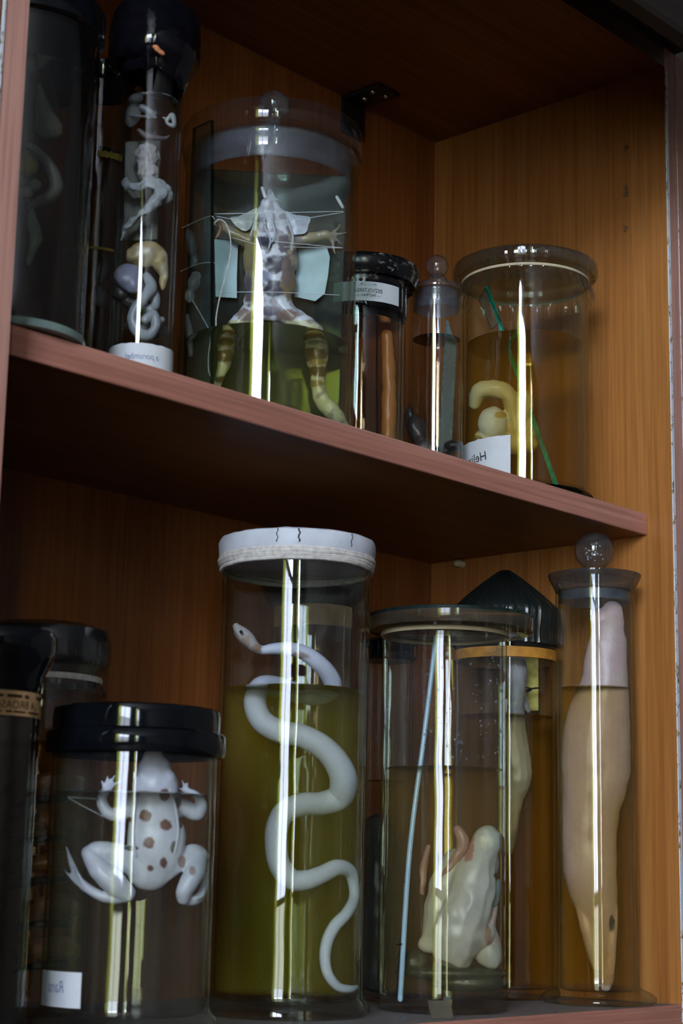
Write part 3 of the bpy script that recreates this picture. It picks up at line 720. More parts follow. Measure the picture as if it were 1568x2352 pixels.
sp = [(*c2(650, 1085), 24, 16, pu), (*c2(735, 1215), 32, 17, pu), (*c2(720, 1250), 20, 14, pu), (*c2(640, 1310), 20, 16, (.2, .21, .32)), (*c2(715, 1385), 30, 20, pu), (*c2(780, 1090), 14, 22, (.15, .12, .14)), (*c2(560, 1250), 20, 90, (.22, .17, .13)), (*c2(550, 1385), 14, 28, (.14, .11, .14)),
      (*c2(500, 1120), 26, 60, (.28, .23, .11)), (*c2(820, 1340), 22, 40, (.24, .17, .08)), (*c2(800, 1270), 12, 40, (.2, .14, .13)), (*c2(530, 1560), 22, 16, (.28, .2, .17)), (*c2(800, 1560), 26, 14, (.25, .16, .13)), (*c2(690, 1530), 24, 12, (.2, .17, .22)),
      (*c2(960, 1700), 40, 11, br_), (*c2(965, 1822), 36, 18, br_), (*c2(1005, 1930), 34, 12, br_), (*c2(975, 2010), 24, 8, oc), (*c2(385, 1830), 28, 14, br_), (*c2(380, 1630), 26, 10, br_), (*c2(395, 1740), 18, 9, oc), (*c2(380, 1985), 24, 8, br_), (*c2(1000, 1870), 20, 8, oc)]
def g3(v):
    x, y = proj(v)
    if y < 735:
        if x > 690 and 510 < y < 560 or (x < 560 and y < 580): return (.36, .30, .19)
        hn = mnoise.noise(Vector(v)*200)
        if abs(x-622+hn*10) > 36 and 520 < y < 690: return (.46+.14*hn, .39+.14*hn, .27+.1*hn)
        if y < 520: return (.58+.2*hn, .61+.2*hn, .67+.2*hn)
        return (.76, .77, .86)
    return (.60, .57, .36)
cols = colfn(V, (0, 0, 0), sp, k=k, grad=g3, mott=.7, mottcol=(.27, .22, .23), mfreq=170)
frog = finish('frog_specimen', V, F, M['flesh'], None, cols=cols, angle=80, origin=at(k, *c2(690, 1250), 0))
tag(frog, 'spread frog with blotched belly and banded legs tied to a glass plate', 'frog')
# pinned skin flaps
def flap(name, k, pts, w_, th, col, parent, conv):
    """thin sheet of tissue with a ragged outline, slightly cupped"""
    n = len(pts); P = catmull([(*conv(x, y),) for x, y in pts]+[conv(*pts[0])], 4)[:-1]; n = len(P); cx = sum(p[0] for p in P)/n; cy = sum(p[1] for p in P)/n
    V, F, C = [], [], []
    for side in (1, -1):
        for ring, t in enumerate((1.0, .7, .35)):
            for i, p in enumerate(P):
                j = 1+.05*mnoise.noise(Vector((i*.9, ring, 3.)))
                V.append(at(k, cx+(p[0]-cx)*t*j, cy+(p[1]-cy)*t*j, w_+.0016*(1-t)+side*th*.5+.0006*mnoise.noise(Vector((i*.5, ring*2., 7.)))))
                tone = .72+.28*t if ring else 1.1; C.append(tuple(c*(tone+.15*mnoise.noise(Vector((i*.8, ring*1.3, side))))for c in col))
    for side in (0, 1):
        o = side*3*n
        for ring in range(2):
            for i in range(n):
                q_ = [o+ring*n+i, o+ring*n+(i+1) % n, o+(ring+1)*n+(i+1) % n, o+(ring+1)*n+i]; F.append(q_ if side else q_[::-1])
        F.append([o+2*n+i for i in range(n)][::1 if side else -1])
    for i in range(n): F.append([i, (i+1) % n, 3*n+(i+1) % n, 3*n+i])
    return finish(name, V, F, M['flesh'], parent, cols=C, angle=70)
flap('skin_flap', k, [(795, 872), (850, 898), (905, 905), (955, 918), (940, 970), (925, 1015), (880, 1028), (835, 1022), (815, 960)], fb+.006, .0012, (.56, .60, .70), frog, c2)
flap('skin_flap', k, [(600, 850), (585, 905), (560, 985), (520, 1005), (480, 985), (440, 945), (428, 915), (480, 908), (545, 880)], fb+.006, .0012, (.46, .50, .46), frog, c2)
for pts, wd in (([(650, 900), (655, 980), (690, 1060), (680, 1120)], 14), ([(700, 860), (705, 940), (720, 1020), (700, 1080)], 12), ([(790, 880), (815, 970), (838, 1040), (830, 1130)], 14), ([(600, 860), (585, 950), (560, 1040)], 12)):
    v, f = Tu(k, [c2w(x, y, wd, fb+.013) for x, y in pts], n=8); finish('tendon', v, f, M['flesh'], frog, cols=[(.55, .60, .68)]*len(v))
for (x0, y0, x1, y1) in ((636, 722, 655, 782), (1128, 782, 1166, 850)):
    v, f = Tu(k, [c2w(x0, y0, 22, fb+.006), c2w((x0+x1)/2, (y0+y1)/2, 24, fb+.006), c2w(x1, y1, 22, fb+.006)], n=8); finish('tag_stub', v, f, M['paper'], frog)
# pale card squares
for pts, lab in (([(868, 1128), (1060, 1110), (1082, 1180), (1070, 1300), (1048, 1420), (985, 1470), (850, 1440)], 'pale blue card square beside the spread frog, on its right'), ([(322, 1062), (478, 1075), (470, 1300), (470, 1450), (330, 1440)], 'pale blue card square behind the narrow plate, left of the spread frog')):
    w_ = fb-.011; nP = len(pts); P = [at(k, *c2(x, y), w_) for x, y in pts]; a_, n_ = frame(k)
    v = P + [p+n_*.0008 for p in P]; f = [list(range(nP))[::-1], [nP+i for i in range(nP)]]+[[i, (i+1) % nP, nP+(i+1) % nP, nP+i] for i in range(nP)]
    tag(finish('card_square', v, f, M['cotton'], None, smooth=False, origin=P[0]), lab, 'card')
# tying threads
tw = fb+.0145
th_ = empty('tying_thread', at(k, *c2(320, 900), tw), 'white threads tying the spread frog to its glass plate', 'thread')
for pts in ([(322, 893, tw), (700, 886, tw), (1172, 876, tw-.006)], [(322, 905, tw), (480, 935, tw), (640, 955, tw)], [(955, 918, tw-.004), (1172, 882, tw-.006)], [(640, 955, tw), (900, 925, tw), (955, 918, tw-.004)], [(440, 1050, tw), (620, 1100, tw)], [(700, 1072, tw), (900, 1092, tw), (1165, 1116, tw-.006)], [(780, 1110, tw), (1165, 1118, tw-.006)], [(330, 1410, tw), (700, 1408, tw), (1145, 1428, tw-.006)]):
    thread(k, [(*c2(x, y), w) for x, y, w in pts], 1.6, 'thread_strand', th_)
tag(thread(k, [(*c2(x, y), w) for x, y, w in [(325, 950, .028), (355, 930, .028), (395, 955, .028), (425, 1040, .028), (428, 1150, .028), (400, 1290, .028), (360, 1430, .028), (335, 1560, .028), (332, 1640, .028)]], 3.4, 'hanging_thread'), 'loose white thread curling down beside the narrow plate edge', 'thread')
bpy.data.objects['hanging_thread'].data.materials[0] = M['cord']
th2 = empty('tying_thread', at(k, *c2(150, 960), .02), 'pale threads holding the tissue strip to the narrow plate', 'thread')
for pts in ([(110, 985, .004), (220, 935, .014), (300, 908, .029), (325, 930, .029)], [(100, 1270, .004), (210, 1225, .014), (300, 1212, .028), (322, 1216, .028)], [(175, 1460, .012), (240, 1570, .018), (295, 1690, .024), (282, 1830, .024), (285, 1930, .026), (310, 1985, .027)]):
    thread(k, [(*c2(x, y), w) for x, y, w in pts], 2.4, 'thread_strand', th2, M['cord'])
ts = empty('tissue_specimen', at(k, *c2(180, 1400), .01), 'strip of grey tissue tied to the narrow plate in the widest jar', 'specimen')
cpart('tissue_lump', k, [El(k, *c2(185, 1350), 15, 22, 5, 10, .012), El(k, *c2(160, 1430), 12, 20, 0, 8, .010), El(k, *c2(200, 1300), 12, 14, 0, 8, .012)], (.42, .42, .42), ts, jit=.001, mott=.6, mottcol=(.12, .1, .09))
cpart('tissue_tail', k, [Tu(k, [c2w(125, 1560, 30, .006), c2w(145, 1640, 52, .008), c2w(160, 1740, 50, .010), c2w(168, 1820, 34, .010)])], (.30, .28, .28), ts, jit=.001)
cpart('dark_tissue', k, [El(k, *c2(170, 1100), 14, 44, -12, 6, .006), El(k, *c2(190, 1210), 12, 22, 0, 6, .008)], (.17, .16, .16), ts, jit=.001)
cpart('joint', k, [Tu(k, [c2w(335, 950, 22, .024), c2w(365, 985, 30, .024), c2w(345, 1035, 26, .024), c2w(325, 1050, 18, .024)])], (.22, .12, .07), frog, jit=.0006, voxel=.0006)
# ---- U4: jar sealed with flaking black wax and a printed label
k = 'U4'; X, Y, R = J[k]; r4 = jarroot(k, 'jar with flaking black wax cap and printed white neck label')
wz = lambda row, w=R: zr(k, row, w)
zt = wz(618); body(k, r4, zB, zt, M['glass'], seed=5, amp=.00014)
fluid(k, r4, zB+.0062, wz(716), 'brown')
flk, fnt, fo = mat('flaking_black_paint'); fbx = N(fnt, 'ShaderNodeBsdfPrincipled'); fn_ = noise(fnt, coords(fnt, (95, 95, 190)), 1.0, 4, .7)
L(fnt, ramp(fnt, fn_, [(.57, (.006, .006, .008)), (.63, (.25, .24, .20))]), fbx.inputs['Base Color']); fbx.inputs['Roughness'].default_value = .2; L(fnt, fbx.outputs[0], fo.inputs[0])
Rl = R*1.29; zl = zr(k, 573, Rl)
cap = rev('wax_cap', k, [(R+.0002, wz(700)), (R+.0010, wz(694)), (R+.0014, wz(640)), (R+.002, wz(630)), (Rl*.93, zl-.016), (Rl*.99, zl-.010), (Rl, zl-.005), (Rl*.985, zl-.001), (Rl*.9, zl), (0, zl-.001)], [M['wax'], flk], r4, n=96,
    mod=lambda a, i, r, z: (r*(1+.012*mnoise.noise(Vector((math.cos(a)*3, math.sin(a)*3, i)))), z+(.004*mnoise.noise(Vector((math.cos(a)*4, math.sin(a)*4, 2))) if i < 2 else 0)))
for p in cap.data.polygons:
    zz = p.center.z+r4.location.z
    if wz(636) < zz: p.material_index = 1
lb = wrap_label(k, r4, theta(k, 770, wz(660), R), theta(k, 910, wz(660), R), wz(692), wz(648), R+.0018, M['paper'])
for tx, row, h, sq, tc in (('M. I. \u2014 I. M.', 655, .0020, .85, 845), ('DEZVOLTAREA', 668.5, .0030, .72, 846), ('\u2014 PASTRAV \u2014', 679.5, .0022, .85, 846)):
    wrap_text(k, lb, tx, theta(k, tc, wz(row), R+.002), wz(row), h, R+.0018, M['ink'], squeeze=sq)
tag(finish('glass_strip', *Tu(k, [(866, 716, 5, .014), (865, 860, 5, .014), (866, 1010, 5, .014)], per=3, n=6), M['glass_darkgreen'], origin=at(k, 866, 1010, .014)), 'thin dark green glass strip upright in the jar with the printed label', 'glass strip')
cpart('embryo_series', k, [Tu(k, [(888, 770, 30, 0), (893, 860, 34, 0), (892, 960, 34, 0), (890, 1040, 34, 0)])], (.50, .22, .06), None, jit=.0008, origin=(X, Y, zB+.01)); tag(bpy.data.objects['embryo_series'], 'orange brown strip of specimens in the jar with the printed label', 'specimen')
# ---- U5: slender stoppered jar
k = 'U5'; X, Y, R = J[k]; r5 = jarroot(k, 'slender stoppered jar with a round glass knob beside the black waxed one')
wz = lambda row, w=R: zr(k, row, w)
zt = wz(655); body(k, r5, zB, zt, M['glass'], t=.0022, lip=(R*1.06, .004), seed=6, amp=.0001)
fluid(k, r5, zB+.0062, wz(762), 'dark', t=.0025)
st = rev('stopper', k, [(0, zt+.001), (R*1.0, zt+.001), (R*1.02, zt+.003), (R*.98, wz(640)), (R*.55, wz(637)), (R*.3, zr(k, 636)), (R*.28, zr(k, 632)), (0, zr(k, 632))], M['glass_knob'], r5)
rev('ground_collar', k, [(R-.0034, zt+.001), (R-.0034, wz(694)), (R-.0048, wz(695)), (R-.005, zt+.001)], bpy.data.materials['ground_glass'], st)
zc = zr(k, 612); rk = 28*mpp(k)
rev('knob', k, [(0, zc-rk)]+[(max(1e-4, rk*math.cos(t)), zc+rk*math.sin(t)) for t in np.linspace(-1.5, 1.5, 16)]+[(0, zc+rk)], M['glass_knob'], st, n=32)
P = [at(k, 1006, 1052, .004), at(k, 1034, 1048, -.004), at(k, 1046, 795, -.004), at(k, 1026, 735, .004)]
tag(sheet('glass_strip', *P, .0018, [glass('frosted_strip', tint=(.8, .88, .88), edge=(.5, .65, .65), f0=.06, haze=.5, haze_col=(.42, .60, .62), haze_scale=(40, 40, 20)), glass('cyan_strip_edge', tint=(.3, .6, .62), edge=(.2, .4, .4), f0=.1, haze=.5, haze_col=(.4, .72, .78), haze_scale=(40, 40, 200))], origin=P[0]), 'frosted glass strip leaning in the slender stoppered jar', 'glass strip')
cpart('dark_specimen', k, [El(k, 955, 985, 24, 40, -18, 18, -.002), El(k, 975, 1030, 30, 24, 0, 18, -.002), El(k, 940, 960, 12, 30, 0, 10, -.002)], (.05, .04, .04), None, jit=.001, origin=(X, Y, zB+.008)); tag(bpy.data.objects['dark_specimen'], 'dark hunched specimen at the bottom of the slender stoppered jar', 'specimen')
cpart('dark_block', k, [El(k, 1040, 1025, 26, 14, 0, 20, -.001), El(k, 1000, 1040, 40, 14, 0, 20, -.003)], (.015, .014, .014), None, jit=.0005, origin=(X, Y, zB+.007)); tag(bpy.data.objects['dark_block'], 'black block under the frosted strip in the slender jar', 'specimen')
# ---- U6: snail jar, film tied over its lid
k = 'U6'; X, Y, R = J[k]; r6 = jarroot(k, 'amber jar covered with tied plastic film, handwritten snail label')
wz = lambda row, w=R: zr(k, row, w)
zt = wz(596); body(k, r6, zB+.0008, zt, M['glass'], seed=7, amp=.00012, base=.007)
rev('foot_ring', k, [(R*.9, zB+.0002), (R*1.03, zB+.0002), (R*1.06, zB+.0018), (R*1.04, zB+.0036), (R*.9, zB+.0036)], M['glass_darkgreen'], r6)
fluid(k, r6, zB+.0082, wz(752), 'amber')
Rl = R*1.15; zl = zr(k, 557, Rl)
rev('lid', k, [(0, zt+.001), (Rl*.98, zt+.001), (Rl*.99, zt+.002), (Rl*.99, zl-.002), (Rl*.97, zl-.0008), (0, zl-.0008)], glass('lid_plate', tint=(.80, .85, .80), edge=(.4, .5, .45), haze=.02, haze_scale=(30, 30, 30)), r6, n=96)
pr6 = {3: .3, 4: .35, 5: .5, 6: .5, 7: .35, 8: .15, 9: .9, 10: 1.8, 11: 2.4}
zb = wz(606)
fl = rev('plastic_film', k, [(0, zl), (Rl*.5, zl+.0002), (Rl*.95, zl+.0002), (Rl*1.0, zl-.0012), (Rl*1.012, zl-.005), (Rl*1.01, zt+.002), (Rl*.97, zt-.001), (R*1.06, zb+.004), (R*1.015, zb+.0005), (R*1.02, zb-.003), (R*1.06, zb-.008), (R*1.10, zb-.013)], M['film'], r6, n=220, mod=pleat(37, .014, pr6, 1))
rev('rubber_band', k, [(R*1.01, zb-.0012), (R*1.028, zb-.0010), (R*1.032, zb), (R*1.028, zb+.0010), (R*1.01, zb+.0012)], M['rubber'], r6, n=96)
lb = wrap_label(k, r6, theta(k, 1061, wz(1040), R+.0004), theta(k, 1172, wz(1040), R+.0004), wz(1100), wz(998), R, M['paper'], ragged=.0008)
wrap_text(k, lb, 'Helix', theta(k, 1097, wz(1040), R), wz(1040), .0072, R, M['ink'], squeeze=.95, shear=.15, slant=.05)
wrap_text(k, lb, '-pomatia-', theta(k, 1100, wz(1066), R), wz(1067), .0042, R, M['ink'], squeeze=.9, shear=.15)
c3 = cr(780, 520, .40816)
def c3w(x, y, wd, w=.0): return q(c3, x, y, wd*.40816, w)
V, F = remesh([Tu(k, [c3w(745, 1000, 70, .014), c3w(770, 935, 105, .016), c3w(840, 915, 105, .018), c3w(910, 925, 110, .018), c3w(960, 970, 110, .016), c3w(985, 1060, 120, .012), c3w(990, 1150, 120, .010)]),
    El(k, *c3(860, 1110), 36, 42, 8, 26, .016), El(k, *c3(850, 1190), 42, 24, 0, 26, .012), El(k, *c3(1030, 1010), 26, 40, 0, 24, .008), El(k, *c3(1050, 1150), 28, 40, 0, 24, .006), El(k, *c3(950, 1230), 70, 30, 0, 34, .006)], .0008, 6)
V = jitter(V, .0008, 140, 5)
def g6(v):
    x, y = proj(v)
    if (x-1131)**2/36**2+(y-968)**2/48**2 < 1.05: return (.66, .67, .68)
    if y > 1000 and x < 1110: return (.36, .27, .12)
    return (.62, .53, .30)
sn = finish('snail_specimen', V, F, M['flesh'], None, cols=colfn(V, (0, 0, 0), [(*c3(905, 1060), 14, 8, (.45, .33, .12))], grad=g6, mott=.2, mottcol=(.5, .42, .25)), angle=80, origin=(X, Y, zB+.009)); tag(sn, 'cream snail body curled in the amber film covered jar', 'snail')
P = [at(k, 1276, 1112, .024), at(k, 1281, 1110, .018), at(k, 1118, 660, -.008), at(k, 1111, 658, .000)]
P = [inside(k, p, .001) for p in P]
gsl = glass('emerald_glass_edge', tint=(.05, .30, .24), edge=(.03, .2, .16), f0=.12, rough=.10, haze=.9, haze_col=(.02, .62, .46), haze_scale=(200, 200, 120), haze_pos=.5)
v, f = tube([P[2], P[2].lerp(P[0], .33), P[2].lerp(P[0], .66), P[0]], [.0019, .0018, .0018, .0019], 4, 3)
g = finish('glass_strip', v, f, gsl, None, smooth=False, origin=P[0]); tag(g, 'emerald green glass strip slanting through the amber snail jar', 'glass strip')
pf = [P[2], P[0], P[0]+(at(k, 1236, 1000, .0)-at(k, 1245, 1010, .018))*.6, at(k, 1086, 790, -.02)]
pf = [inside(k, p, .001) for p in (at(k, 1114, 662, 0), at(k, 1150, 740, .004), at(k, 1128, 756, -.012), at(k, 1100, 690, -.012))]
sheet('strip_face', *pf, .0012, [M['glass_pale'], M['glass_green']], parent=g)

# ================================================================== lower shelf
zB = ZL
# ---- L1: narrow dark jar at the frame's edge with a tan printed label
k = 'L1'; X, Y, R = J[k]; q1 = jarroot(k, 'narrow dark capped jar with tan printed label at the lower shelf end')
wz = lambda row, w=R: zr(k, row, w)
zt = wz(1555); body(k, q1, zB, zt, M['glass_smoky'], t=.0024, seed=8)
fluid(k, q1, zB+.0062, wz(1975), 'dark', t=.0027)
rev('cap', k, [(0, zt+.001), (R*1.0, zt-.006), (R*1.03, zt-.004), (R*1.06, zt+.002), (R*1.2, zt+.010), (R*1.32, zt+.016), (R*1.34, zt+.024), (R*1.25, zt+.028), (0, zt+.0285)], M['black'], q1)
lb = wrap_label(k, q1, -1.45, 1.5, wz(1641), wz(1584), R, M['paper_tan'])
wrap_text(k, lb, 'LA BROASCA', theta(k, 36, wz(1616), R), wz(1616), .0042, R, M['ink_brown'], squeeze=.85)
for row, hh, spans in ((1596, .0016, ((80, 90), (55, 63), (16, 49), (-30, 8), (-60, -38))), (1632, .0010, ((62, 84), (30, 56), (12, 26), (-30, 4)))):   # worn, unreadable lines of small print
    for p0, p1 in spans: wrap_label(k, lb, theta(k, p0, wz(row), R), theta(k, p1, wz(row), R), wz(row)-hh/2, wz(row)+hh/2, R+.0006, M['ink_brown'], name='worn_print', ragged=.0006)
# ---- L1b: jar behind with film tied over a black lid
k = 'L1b'; X, Y, R = J[k]; q2 = jarroot(k, 'jar at the back with black lid under tied plastic film')
wz = lambda row, w=R: zr(k, row, w)
zt = wz(1520); body(k, q2, zB, zt, M['glass'], seed=9); fluid(k, q2, zB+.0062, wz(1700), 'brown')
Rl = 152*mpp(k); zl = zr(k, 1418, Rl*.8)
rev('lid', k, [(0, zt+.001), (Rl*.96, zt+.001), (Rl*.99, zt+.006), (Rl*.99, zl-.014), (Rl*.93, zl-.005), (Rl*.7, zl-.0015), (0, zl-.0008)], M['black'], q2, n=80)
zb = wz(1548)
rev('plastic_film', k, [(0, zl), (Rl*.72, zl-.0006), (Rl*.95, zl-.0044), (Rl*1.012, zl-.013), (Rl*1.014, zt+.006), (Rl*.98, zt), (R*1.06, zb+.003), (R*1.02, zb), (R*1.04, zb-.004), (R*1.12, zb-.010)], M['film_dark'], q2, n=200, mod=pleat(29, .007, {3: .3, 4: .6, 5: .8, 6: .6, 8: 1.2, 9: 2.2}, 3))
rev('string_band', k, [(R*1.01, zb-.0022), (R*1.04, zb-.0020), (R*1.05, zb), (R*1.04, zb+.0020), (R*1.01, zb+.0022)], M['cord'], q2, n=80)
an = empty('banded_specimen', (X, Y, zB+.008), 'brown specimen with dark bands behind the black lidded frog jar', 'specimen')
for i, (py, w_) in enumerate(((1800, .0), (1890, .004), (1985, .006), (2085, .004), (2180, .0))):
    cpart('band', k, [Tu(k, [(20, py+16, 30, w_), (80, py, 40, w_+.012), (140, py-8, 44, w_+.010), (190, py+6, 36, w_)])], (.32, .13, .03) if i % 2 else (.40, .17, .05), an, jit=.0008, voxel=.0011)
    cpart('dark_band', k, [Tu(k, [(30, py+52, 14, w_), (85, py+38, 20, w_+.010), (150, py+34, 18, w_+.006)])], (.02, .018, .02), an, jit=.0008, voxel=.0011)
# ---- L2: frog jar with the black screw lid
k = 'L2'; X, Y, R = J[k]; q3 = jarroot(k, 'squat jar with glossy black lid and a spotted white frog')
wz = lambda row, w=R: zr(k, row, w)
zt = wz(1700); body(k, q3, zB, zt, M['glass_streak'], foot=(R*1.12, .013), seed=10, amp=.00016)
lv = wz(1815); fluid(k, q3, zB+.0145, lv, 'pale')
pxm = mpp(k, R); R1, R2 = 200*pxm, 212*pxm; za, zb_, zc = wz(1724, R2), wz(1668, R2), zr(k, 1611, R1)
rev('lid', k, [(R*.95, zt+.001), (R*1.002, za+.001), (R2*.98, za), (R2, za+.002), (R2*1.002, (za+zb_)/2), (R2*.995, zb_-.0015), (R2*.97, zb_), (R1*.985, zb_+.0006), (R1*.985, zc-.004), (R1*.97, zc-.001), (R1*.93, zc), (0, zc-.0005)], M['black'], q3, n=96)
lb = wrap_label(k, q3, theta(k, 97, wz(2275), R+.0004), theta(k, 186, wz(2275), R+.0004), wz(2320), wz(2237), R, M['paper'])
wrap_text(k, lb, 'Rana', theta(k, 131, wz(2270), R), wz(2272), .0065, R, M['ink_blue'], squeeze=.8, shear=.2)
c4_ = cr(0, 1380, .41328)
def c4w(x, y, wd, w=.0): return q(c4_, x, y, wd*.41328, w)
fz = [El(k, *c4_(860, 1200), 60, 110, 0, 40, .012), El(k, *c4_(870, 1330), 66, 90, -4, 42, .012), El(k, *c4_(835, 1470), 56, 56, 8, 36, .010), El(k, *c4_(862, 1030), 52, 52, 0, 36, .014), El(k, *c4_(858, 950), 40, 40, 0, 28, .014), El(k, *c4_(852, 890), 24, 34, 0, 20, .014), El(k, *c4_(935, 985), 16, 20, 10, 14, .018), El(k, *c4_(800, 985), 14, 20, -10, 14, .018)]
# arms
fz += [Tu(k, [c4w(760, 1110, 110, .012), c4w(690, 1170, 95, .014), c4w(615, 1185, 72, .016), c4w(570, 1130, 66, .016), c4w(575, 1075, 54, .016), c4w(610, 1040, 40, .016)])]
for dx, ty in ((565, 1000), (600, 975), (640, 970), (665, 1000)):
    fz.append(Tu(k, [c4w(600, 1060, 26, .016), c4w((600+dx)/2-6, (1060+ty)/2, 20, .016), c4w(dx, ty, 13, .016)]))
fz += [Tu(k, [c4w(960, 1130, 100, .010), c4w(1030, 1150, 90, .010), c4w(1090, 1180, 86, .010), c4w(1120, 1130, 62, .010), c4w(1085, 1080, 44, .008), c4w(1030, 1050, 30, .006)])]
for dx, ty in ((1010, 1000), (990, 1040), (1040, 1010)):
    fz.append(Tu(k, [c4w(1050, 1070, 24, .006), c4w((1040+dx)/2, (1060+ty)/2, 18, .006), c4w(dx, ty, 12, .006)]))
# hind legs
fz += [Tu(k, [c4w(800, 1520, 130, .010), c4w(690, 1430, 130, .014), c4w(560, 1390, 110, .016), c4w(490, 1400, 80, .016)])]
fz += [Tu(k, [c4w(495, 1410, 84, .018), c4w(560, 1500, 120, .020), c4w(640, 1570, 130, .020), c4w(705, 1625, 100, .018)])]
fz += [Tu(k, [c4w(700, 1640, 74, .018), c4w(610, 1650, 62, .016), c4w(510, 1615, 56, .014), c4w(440, 1550, 46, .010), c4w(400, 1460, 34, .006), c4w(368, 1365, 12, .002)]), Tu(k, [c4w(500, 1610, 30, .014), c4w(420, 1560, 24, .010), c4w(358, 1495, 11, .006)]), Tu(k, [c4w(560, 1640, 30, .014), c4w(460, 1560, 22, .014), c4w(405, 1450, 12, .010)])]
fz += [Tu(k, [c4w(880, 1530, 120, .010), c4w(980, 1460, 110, .010), c4w(1070, 1400, 100, .006), c4w(1120, 1420, 90, .002)])]
fz += [Tu(k, [c4w(1120, 1420, 90, .006), c4w(1080, 1510, 110, .014), c4w(1030, 1600, 100, .016), c4w(1020, 1650, 80, .014)])]
fz += [Tu(k, [c4w(1020, 1660, 60, .012), c4w(1090, 1660, 56, .008), c4w(1140, 1600, 50, .002), c4w(1155, 1520, 30, -.002)]), Tu(k, [c4w(1085, 1650, 26, .012), c4w(1120, 1640, 20, .012), c4w(1140, 1590, 12, .010)])]
V, F = remesh(fz, .0008, 5); V = jitter(V, .0004, 160, 8)
sc_ = (.17, .07, .055)
sp = [(*c4_(915, 1080), 12, 15, sc_), (*c4_(808, 1195), 14, 13, sc_), (*c4_(922, 1247), 14, 13, sc_), (*c4_(828, 1345), 13, 14, sc_), (*c4_(910, 1455), 9, 12, sc_), (*c4_(720, 1217), 6, 7, sc_), (*c4_(835, 1487), 8, 7, sc_), (*c4_(1003, 1235), 6, 14, sc_), (*c4_(728, 1375), 16, 6, (.12, .10, .11)), (*c4_(990, 1120), 8, 14, (.22, .17, .17)), (*c4_(965, 1370), 7, 14, (.2, .16, .16)), (*c4_(1010, 1450), 9, 14, (.36, .25, .24)), (*c4_(1070, 1500), 8, 10, (.38, .28, .28))]
fr2 = finish('frog_specimen', V, F, M['flesh'], None, cols=colfn(V, (.68, .68, .80), sp, mott=.12, mottcol=(.42, .36, .40)), angle=80, origin=at(k, *c4_(850, 1250), .01))
tag(fr2, 'white frog with round brown back spots, seen from behind', 'frog')
# ridges along the back
for pts in ([(940, 1040), (975, 1150), (990, 1290), (970, 1400)], [(770, 1060), (745, 1180), (735, 1300), (755, 1420)]):
    v, f = Tu(k, [c4w(x, y, 14, .0205) for x, y in pts], n=8); finish('back_ridge', v, f, M['flesh'], fr2, cols=[(.70, .70, .81)]*len(v))
t2 = empty('tying_thread', at(k, *c4_(380, 1090), .02), 'thin grey threads from the spotted frog arm to the jar wall', 'thread')
for pts in ([(380, 1090), (540, 1102)], [(380, 1095), (470, 1145), (575, 1200)]):
    thread(k, [(*c4_(x, y), .018) for x, y in pts], 3.0, 'thread_strand', t2, plain('grey_thread', (.3, .32, .3), .6, .2))
# ---- L3: snake jar
k = 'L3'; X, Y, R = J[k]; q4 = jarroot(k, 'tall yellow jar sealed with white putty, a pale snake inside')
wz = lambda row, w=R: zr(k, row, w)
zt = wz(1272); body(k, q4, zB, zt, M['glass'], foot=(R*1.09, .013), seed=11, amp=.00014)
lv = wz(1568); fluid(k, q4, zB+.0145, lv, 'yellow')
Rl = 189*mpp(k, R); zl = zr(k, 1209, Rl)
rev('putty_lid', k, [(0, zt+.001), (R*1.0, zt-.001), (R*1.01, wz(1268)), (Rl*.97, wz(1258)), (Rl*.995, wz(1248)), (Rl, wz(1225)), (Rl*.985, zl-.001), (Rl*.95, zl), (0, zl-.0004)], M['putty'], q4, n=120,
    mod=lambda a, i, r, z: (r*(1+.008*mnoise.noise(Vector((math.cos(a)*5, math.sin(a)*5, i*.7)))), z+.0006*mnoise.noise(Vector((math.cos(a)*6, math.sin(a)*6, i+9)))))
for th, wd, tl in ((.02, .0012, 0.), (.72, .0008, .12), (-.25, .0007, .0)):
    v = []; f = []
    for i in range(7):
        zz = wz(1247)+(zl-.0012-wz(1247))*i/6; off = .0006*math.sin(i*1.9+th*9)+tl*.01*i/6
        for s_ in (-1, 1): v.append(onjar(k, th+(off+s_*wd*.5)/Rl, zz, Rl*1.006))
    for i in range(6): f.append([2*i, 2*i+1, 2*i+3, 2*i+2])
    finish('crack', v, f, plain('dark_crack', (.05, .05, .055), .8, .1), bpy.data.objects['putty_lid'])
for i, (row, rr, tilt) in enumerate(((1258, 1.035, .0), (1264, 1.045, .0006), (1270, 1.035, -.0005), (1276, 1.028, .0009), (1283, 1.018, -.0012))):
    zz = wz(row); v, f = lathe([(R*rr+.0016*math.cos(t), zz+.0016*math.sin(t)) for t in np.linspace(0, 2*math.pi, 9)], X, Y, 80, lambda a, i_, r, z, tl=tilt, s=i: (r*(1+.004*math.sin(a*5+s)), z+tl*math.sin(a+s*1.7)+.0007*mnoise.noise(Vector((math.cos(a)*5, math.sin(a)*5, s)))))
    finish('string_turn', v, f, M['cord'], q4)
c5 = cr(440, 1180, .49837)
def c5w(x, y, wd, w=.0): return q(c5, x, y, wd*.49837, w)
